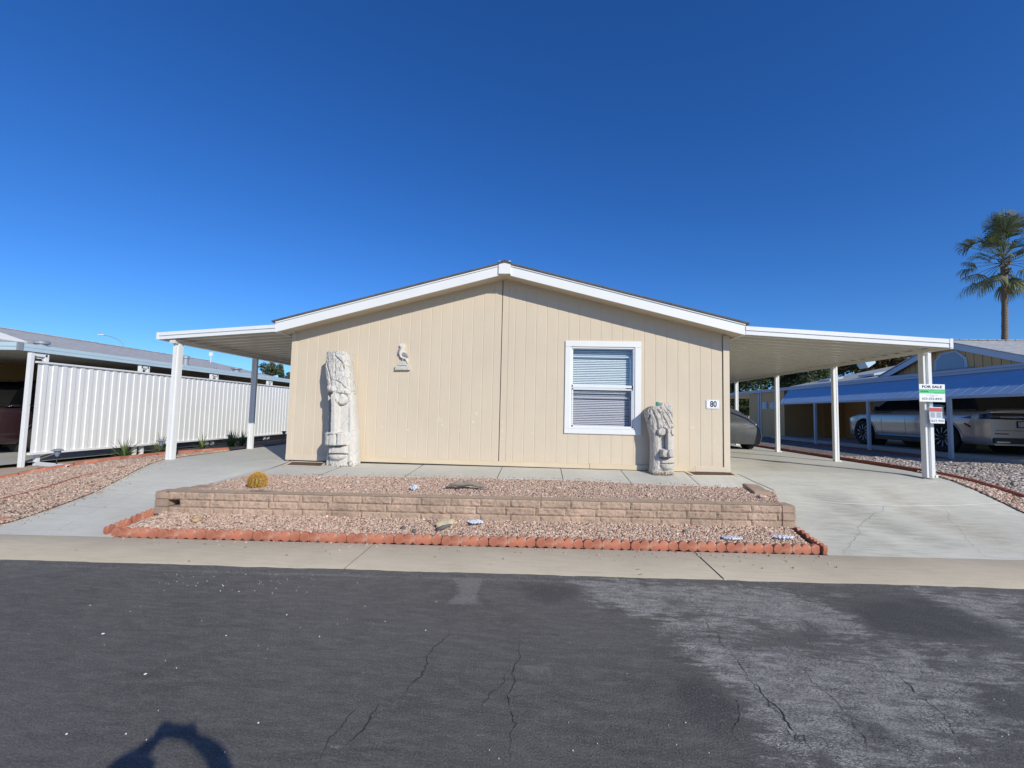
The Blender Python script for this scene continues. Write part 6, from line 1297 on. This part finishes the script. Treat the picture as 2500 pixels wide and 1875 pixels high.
# main roof slope with skylights
YBk = 27.0; e0_, r0_ = on_y(1927, 944, YBk), on_y(2204, 889, YBk); mb = MB(); sl_ = (r0_[2]-e0_[2])/(r0_[0]-e0_[0])
mb.hexa([(e0_[0], Lb[1]-4, e0_[2]-.03), (r0_[0], Lb[1]-4, r0_[2]-.03), (r0_[0], YBk, r0_[2]-.03), (e0_[0], YBk, e0_[2]-.03), (e0_[0], Lb[1]-4, e0_[2]), (r0_[0], Lb[1]-4, r0_[2]), (r0_[0], YBk, r0_[2]), (e0_[0], YBk, e0_[2])]); mb.build('roof', M['shingle_grey'], rn)
MB().box(e0_[0]-.05, e0_[0]+.1, Lb[1]-3, YBk, e0_[2]-.35, e0_[2]-.035).build('fascia', M['grey_trim'], rn)
for (X_a, Y_a) in ((e0_[0]+.8, 24.6), (e0_[0]+.6, 21.2)):
    z_a = e0_[2]+sl_*.8; mb = MB(); mb.hexa([(X_a, Y_a, z_a+.0), (X_a+.7, Y_a, z_a+sl_*.7), (X_a+.7, Y_a+1.0, z_a+sl_*.7), (X_a, Y_a+1.0, z_a), (X_a, Y_a, z_a+.10), (X_a+.7, Y_a, z_a+sl_*.7+.10), (X_a+.7, Y_a+1.0, z_a+sl_*.7+.10), (X_a, Y_a+1.0, z_a+.10)]); mb.build('skylight', M['grey_trim'], rn)
h_ = on_y(2112, 892, 26.2); mb = MB(); mb.prism([tuple(on_y(u, v, 26.2)) for u, v in ((2112, 880), (2136, 878), (2138, 886), (2120, 898), (2112, 884))], (0, .7, 0)); mb.build('roof_hood', M['gutter_blue'], rn)
# pad and red strip
mb = MB(); mb.box(11.45, 15, 8.5, YW, .3, wbz-.004); o = mb.build('neighbour_driveway', M['conc_grey']); tag(o, 'concrete pad under the carport to the right', kind='structure')
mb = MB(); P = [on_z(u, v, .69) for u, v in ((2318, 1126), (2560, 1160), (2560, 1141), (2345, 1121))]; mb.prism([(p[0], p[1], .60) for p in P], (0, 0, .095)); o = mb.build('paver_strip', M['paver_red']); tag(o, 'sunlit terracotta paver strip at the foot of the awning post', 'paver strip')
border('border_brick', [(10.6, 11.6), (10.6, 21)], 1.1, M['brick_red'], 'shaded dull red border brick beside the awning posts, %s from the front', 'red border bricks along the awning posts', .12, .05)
# sandy bank behind
V = []; nb = 40
for i_ in range(nb):
    for j_ in range(12): x = 6+i_*1.2; y = 42+j_*1.6; V.append((x, y, .5+1.75*math.sin(min(1, j_/7)*1.57)+.25*mnoise.noise(Vector((x*.3, y*.3, 0)))+(.5 if x < 40 else 0)*max(0, (x-22)/18)*0))
mb = MB(); mb.grid(V, nb, 12); o = mb.build('hill', M['sand'], None, 'all'); tag(o, 'low sandy bank behind the lots', kind='structure')

# ------------------------------------------------------------------ trees
def leaves(n, centers, radii, size, seed):
    r = np.random.default_rng(seed); k = r.integers(0, len(centers), n); c = np.array(centers)[k]; R = np.array(radii)[k]
    d = r.normal(size=(n, 3)); d /= np.linalg.norm(d, axis=1)[:, None]; rad = r.random(n)**.45; P = c+d*rad[:, None]*R
    a = r.normal(size=(n, 3)); a /= np.linalg.norm(a, axis=1)[:, None]; b = np.cross(a, r.normal(size=(n, 3))); b /= np.linalg.norm(b, axis=1)[:, None]
    s = size*np.exp(r.normal(0, .3, n))[:, None]; V = np.stack([P-a*s, P+b*s*.5, P+a*s, P-b*s*.5], 1).reshape(-1, 3); F = np.arange(4*n).reshape(n, 4)
    t = np.clip(r.random(len(centers))[k]*.6+r.random(n)*.5, 0, 1); return V, F, np.repeat(t, 4)
def tree(name, label, base_, h, rad, n, size, mat, seed, ncl=26, group=None, trunk=.16, squash=.75):
    t = thing(name, label, 'tree', tuple(base_), group); rng = random.Random(seed); cen = []; rr = []
    zc = base_[2]+h-rad*squash
    for _ in range(ncl):
        a = rng.uniform(0, 6.28); e = rng.uniform(-.7, 1.3); q = rng.uniform(.12, .95)*rad; cen.append((base_[0]+math.cos(a)*math.cos(e)*q, base_[1]+math.sin(a)*math.cos(e)*q, zc+math.sin(e)*q*squash)); rr.append((rad*rng.uniform(.16, .36),)*3)
    V, F, tv = leaves(n, cen, rr, size, seed); o = mesh_obj('crown', V, F.tolist(), mat, t); tint_faces(o, tv)
    mb = MB(); top = (base_[0], base_[1], zc-rad*.2); mb.tube([base_, (base_[0]+.1, base_[1], base_[2]+h*.2), top], [trunk, trunk*.8, trunk*.55], 8)
    for c in cen[:12]: mb.tube([top, ((top[0]+c[0])/2, (top[1]+c[1])/2, (top[2]+c[2])/2+.1), c], [trunk*.4, trunk*.25, trunk*.08], 5)
    mb.build('trunk', M['bark'], t, 'all'); return t
def at_y(u, v, y): return on_y(u, v, y)
G = 'trees behind the lots'
p = at_y(1800, 1000, 36); tree('tree', 'dark green tree seen behind the covered car under the carport roof', (p[0]-.6, 36, .6), 7.0, 4.2, 20000, .11, M['tree_leaf'], 1, 34, G)
p = at_y(1868, 1000, 40); tree('tree', 'dark green bushy tree behind the ochre shed', (p[0], 40, .6), 8.6, 3.9, 14000, .12, M['tree_leaf'], 2, 34, G)
p = at_y(1955, 1000, 40); tree('tree', 'yellow green tree above the end of the blue awning', (p[0], 40, .6), 7.2, 3.0, 12000, .11, M['tree_leaf3'], 3, 30, G)
p = at_y(2060, 950, 44); tree('tree', 'dark tree showing over the roof with the skylights', (p[0], 44, .6), 8.8, 3.0, 9000, .13, M['tree_leaf'], 4, 26, G)
p = at_y(2165, 950, 42); tree('tree', 'olive and rust coloured tree top left of the grey gable', (p[0], 42, .6), 8.3, 2.6, 10000, .12, M['tree_leaf2'], 5, 26, G)
p = at_y(662, 950, 48); tree('tree', 'distant olive tree between the patio roof and the house corner', (p[0], 48, .5), 6.2, 1.55, 3800, .10, M['tree_leaf3'], 6, 16, G)
p = at_y(708, 950, 52); tree('tree', 'small distant tree just at the house corner', (p[0], 52, .5), 5.6, 1.1, 1600, .10, M['tree_leaf3'], 7, 12, G)
for k_, (u, yy) in enumerate(((1795, 37), (1822, 38))):
    p = at_y(u, 1005, yy); tree('shrub', 'dark shrub on the sandy bank, the %s one by the shed' % ('left' if k_ == 0 else 'right'), (p[0], yy, 1.2), 2.6, 1.5, 2600, .09, M['tree_leaf'], 20+k_, 14, 'shrubs on the sandy bank', .08)
# palm
PY = 40.0; tb = at_y(2444, 1000, PY); tt_ = at_y(2449, 648, PY); cr_c = at_y(2449, 628, PY)
pm = thing('palm_tree', 'tall fan palm with a windblown crown rising behind the right roof', 'palm tree', (tb[0], PY, .5)); mb = MB(); P = []; Rr = []
for q in np.linspace(0, 1, 40): P.append((tb[0]+(tt_[0]-tb[0])*q+.16*math.sin(q*2.6), PY, .5+(tt_[2]-.5)*q)); Rr.append(.24-.04*q+.012*math.sin(q*160)+(.05 if q > .97 else 0))
mb.tube(P, Rr, 14); mb.build('trunk', M['palm_trunk'], pm, 'all')
mb = MB(); tp = np.array(P[-1])
for k_ in range(26):
    a = random.uniform(0, 6.28); z = random.uniform(-.9, .5); q0 = (tp[0]+.25*math.cos(a), tp[1]+.25*math.sin(a), tp[2]+z); mb.tube([q0, (tp[0]+.42*math.cos(a), tp[1]+.42*math.sin(a), tp[2]+z+.18)], [.07, .03], 5)
mb.build('boot', M['bark'], pm)
def frond(a, e, pl, fr, seed, parent, droop):
    rng = random.Random(seed); d = Vector((math.cos(a)*math.cos(e), math.sin(a)*math.cos(e), math.sin(e))); o0 = Vector((tp[0], tp[1], tp[2]+.9*rng.random()*(.3+max(0, e))+.1)); P = []
    for q in range(6): s = q/5; P.append(o0+d*pl*s+Vector((0, 0, -droop*.35*s*s)))
    mb = MB(); mb.tube(P, [.035, .03, .026, .022, .02, .016], 5); tv = [.6]*len(mb.v); tip = P[-1]; dd = (P[-1]-P[-2]).normalized(); side = dd.cross(Vector((0, 0, 1))).normalized(); up = side.cross(dd); ns = 26
    for k_ in range(ns):
        f_ = (k_/(ns-1)-.5)*2; an = f_*1.55; L = fr*(1-.25*abs(f_)**2)*rng.uniform(.85, 1.1); v = (dd*math.cos(an)+side*math.sin(an)+up*(.10+.18*math.cos(f_*3))).normalized(); w_ = side*math.cos(an)-dd*math.sin(an); ww = .038
        m1 = tip+v*L*.55+Vector((.03, 0, -droop*.10)); m2 = tip+v*L*.85+Vector((.10, 0, -droop*.34-.05)); m3 = tip+v*L*.95+Vector((.16, 0, -droop*.62-.15))
        b0 = len(mb.v); mb.add([tip-w_*.008, tip+w_*.008, m1-w_*ww, m1+w_*ww, m2-w_*ww*.8, m2+w_*ww*.8, m3], [(0, 1, 3, 2), (2, 3, 5, 4), (4, 5, 6)]); t0 = rng.random()*.7+(.3 if e < -.2 else 0); tv += [t0]*7
    o = mb.build('frond', M['palm_leaf'], parent); tint_faces(o, tv[:len(o.data.vertices)] if len(tv) >= len(o.data.vertices) else tv+[.5]*(len(o.data.vertices)-len(tv)))
k_ = 0
for ring, (e, n, pl, fr, dr) in enumerate([(1.38, 6, 2.1, 1.4, .2), (1.1, 8, 2.1, 1.4, .3), (.75, 9, 2.3, 1.4, .4), (.40, 8, 2.4, 1.35, .6), (.05, 7, 2.4, 1.3, .8), (-.42, 6, 2.1, 1.3, 1.2), (-.9, 4, 1.6, 1.15, 1.2)]):
    for q in range(n):
        if ring >= 5 and random.random() < .25: continue
        frond(6.283*q/n+ring*.7+random.uniform(-.25, .25), e+random.uniform(-.15, .15), pl*random.uniform(.8, 1.15), fr*random.uniform(.85, 1.15), 100+k_, pm, dr); k_ += 1
# street lamp far to the left
pts = [at_y(u, v, 60) for u, v in ((302, 852), (301.5, 843), (298, 837), (288, 829), (275, 823), (262, 819.5), (252, 818))]
st_ = thing('street_lamp', 'curved arm street lamp rising behind the left roof', 'street lamp', (pts[0][0], 60, 0)); mb = MB(); mb.tube([(pts[0][0], 60, 0), tuple(pts[0])], [.11, .08], 10); mb.build('pole', M['grey_pole'], st_, 'all')
MB().tube([tuple(p) for p in pts], [.07, .06, .05, .05, .045, .045, .04], 8).build('arm', M['grey_pole'], st_, 'all'); e = pts[-1]; mb = MB(); mb.bevbox(e[0]-.75, e[0]+.1, 59.85, 60.15, e[2]-.06, e[2]+.10, .05); mb.build('lamp_head', M['white'], st_)

# ------------------------------------------------------------------ the person taking the picture (casts the shadow on the road)
ph = thing('person', 'person in a blue shirt and jeans on the road holding up a phone', 'person', (.05, -.42, 0))
def skin_body(name, verts, edges, rad, mat, parent, root=0, sub=2):
    org = ORG[parent.name]; me = bpy.data.meshes.new(name); me.from_pydata([tuple(np.array(v)-org) for v in verts], edges, []); me.update(); o = bpy.data.objects.new(name, me); finish(o, parent); me.materials.append(mat)
    m_ = o.modifiers.new('skin', 'SKIN'); m_.use_smooth_shade = True; sv = me.skin_vertices[0].data
    for i_, r in enumerate(rad): sv[i_].radius = (r, r) if not hasattr(r, '__len__') else r; sv[i_].use_root = (i_ == root)
    s_ = o.modifiers.new('sub', 'SUBSURF'); s_.levels = sub; s_.render_levels = sub; ORG[o.name] = org; return o
PX_ = .06
Vb = [(PX_, -.44, .98), (PX_, -.44, 1.15), (PX_, -.44, 1.35), (PX_, -.43, 1.48), (PX_, -.42, 1.55), (PX_, -.40, 1.62), (PX_, -.37, 1.72), (PX_, -.36, 1.79),
      (PX_+.18, -.42, 1.46), (.39, -.20, 1.60), (.27, -.10, 1.66), (.115, -.035, 1.675), (PX_-.18, -.42, 1.46), (-.30, -.30, 1.40), (-.20, -.13, 1.55), (-.10, -.035, 1.665),
      (PX_+.10, -.44, .90), (PX_+.12, -.42, .50), (PX_+.13, -.46, .09), (PX_+.14, -.34, .04), (PX_-.10, -.44, .90), (PX_-.13, -.42, .50), (PX_-.15, -.46, .09), (PX_-.16, -.34, .04)]
Eb = [(0, 1), (1, 2), (2, 3), (3, 4), (4, 5), (5, 6), (6, 7), (3, 8), (8, 9), (9, 10), (10, 11), (3, 12), (12, 13), (13, 14), (14, 15), (0, 16), (16, 17), (17, 18), (18, 19), (0, 20), (20, 21), (21, 22), (22, 23)]
Rb_ = [(.16, .12), (.15, .11), (.17, .12), (.12, .09), .055, .06, (.085, .10), (.07, .085), .07, .055, .045, .033, .07, .055, .042, .032, .095, .065, .045, .04, .095, .065, .045, .04]
body = skin_body('body', Vb, Eb, Rb_, M['skin'], ph)
sh = skin_body('shirt', [Vb[i] for i in (0, 1, 2, 3, 8, 9, 12, 13)], [(0, 1), (1, 2), (2, 3), (3, 4), (4, 5), (3, 6), (6, 7)], [(.175, .135), (.165, .125), (.185, .135), (.13, .10), .088, .07, .088, .07], M['shirt'], ph)
tr_ = skin_body('trousers', [Vb[i] for i in (0, 16, 17, 18, 20, 21, 22)], [(0, 1), (1, 2), (2, 3), (0, 4), (4, 5), (5, 6)], [(.17, .13), .11, .082, .065, .11, .082, .065], M['trousers'], ph)
mb = MB(); V = []
for i_ in range(24):
    for j_ in range(12): a = 6.283*i_/24; b_ = -.25+1.82*j_/11; f_ = 1+.04*math.sin(a*7+b_*5); V.append((PX_+.098*math.cos(b_)*math.cos(a)*f_, -.385+.115*math.cos(b_)*math.sin(a)*f_-.01, 1.735+.115*math.sin(b_)))
mb.grid(V, 24, 12, True).build('hair', M['hair'], ph, 'all')
mb = MB(); mb.lathe([(0, 0)], (0, 0, 0)) if False else None
for sx_ in (-1, 1): mb.lathe([(0, .012), (.012, .006), (.013, -.004)], (PX_+sx_*.032, -.275, 1.735), 10, 'y')
mb.build('eyes', M['white'], ph)
for side in (-1, 1):   # hands: palm behind the phone edge, four fingers curled over the back, thumb on the screen side
    hx = side*.085; org_ = (hx, -.03, 1.672)
    fv = [(side*.112, -.035, 1.668), (hx+side*.012, -.030, 1.675)]; fe = [(0, 1)]; fr_ = [.028, .020]
    for q in range(4):
        zf_ = 1.728-.020*q; L_ = (.9, 1.0, .95, .8)[q]; b0 = len(fv); fv += [(side*.098, -.026, zf_-.012), (side*(.098-.012*L_), -.0135, zf_), (side*(.098-.038*L_), -.0125, zf_+.003), (side*(.098-.056*L_), -.0145, zf_+.002)]; fe += [(1, b0), (b0, b0+1), (b0+1, b0+2), (b0+2, b0+3)]; fr_ += [.010, .0085, .0078, .0065]
    b0 = len(fv); fv += [(side*.090, -.045, 1.655), (side*.072, -.040, 1.668), (side*.055, -.037, 1.680)]; fe += [(1, b0), (b0, b0+1), (b0+1, b0+2)]; fr_ += [.012, .010, .008]
    skin_body('hand', fv, fe, fr_, M['skin'], ph, 0, 1)
pn = thing('phone', 'black phone held sideways in the hands of the person on the road', 'phone', (0, -.026, 1.70)); MB().bevbox(-.082, .082, -.030, -.0215, 1.660, 1.738, .003).build('case', M['black'], pn); MB().box(-.076, .076, -.0312, -.0303, 1.665, 1.733).build('screen', M['tint'], pn)
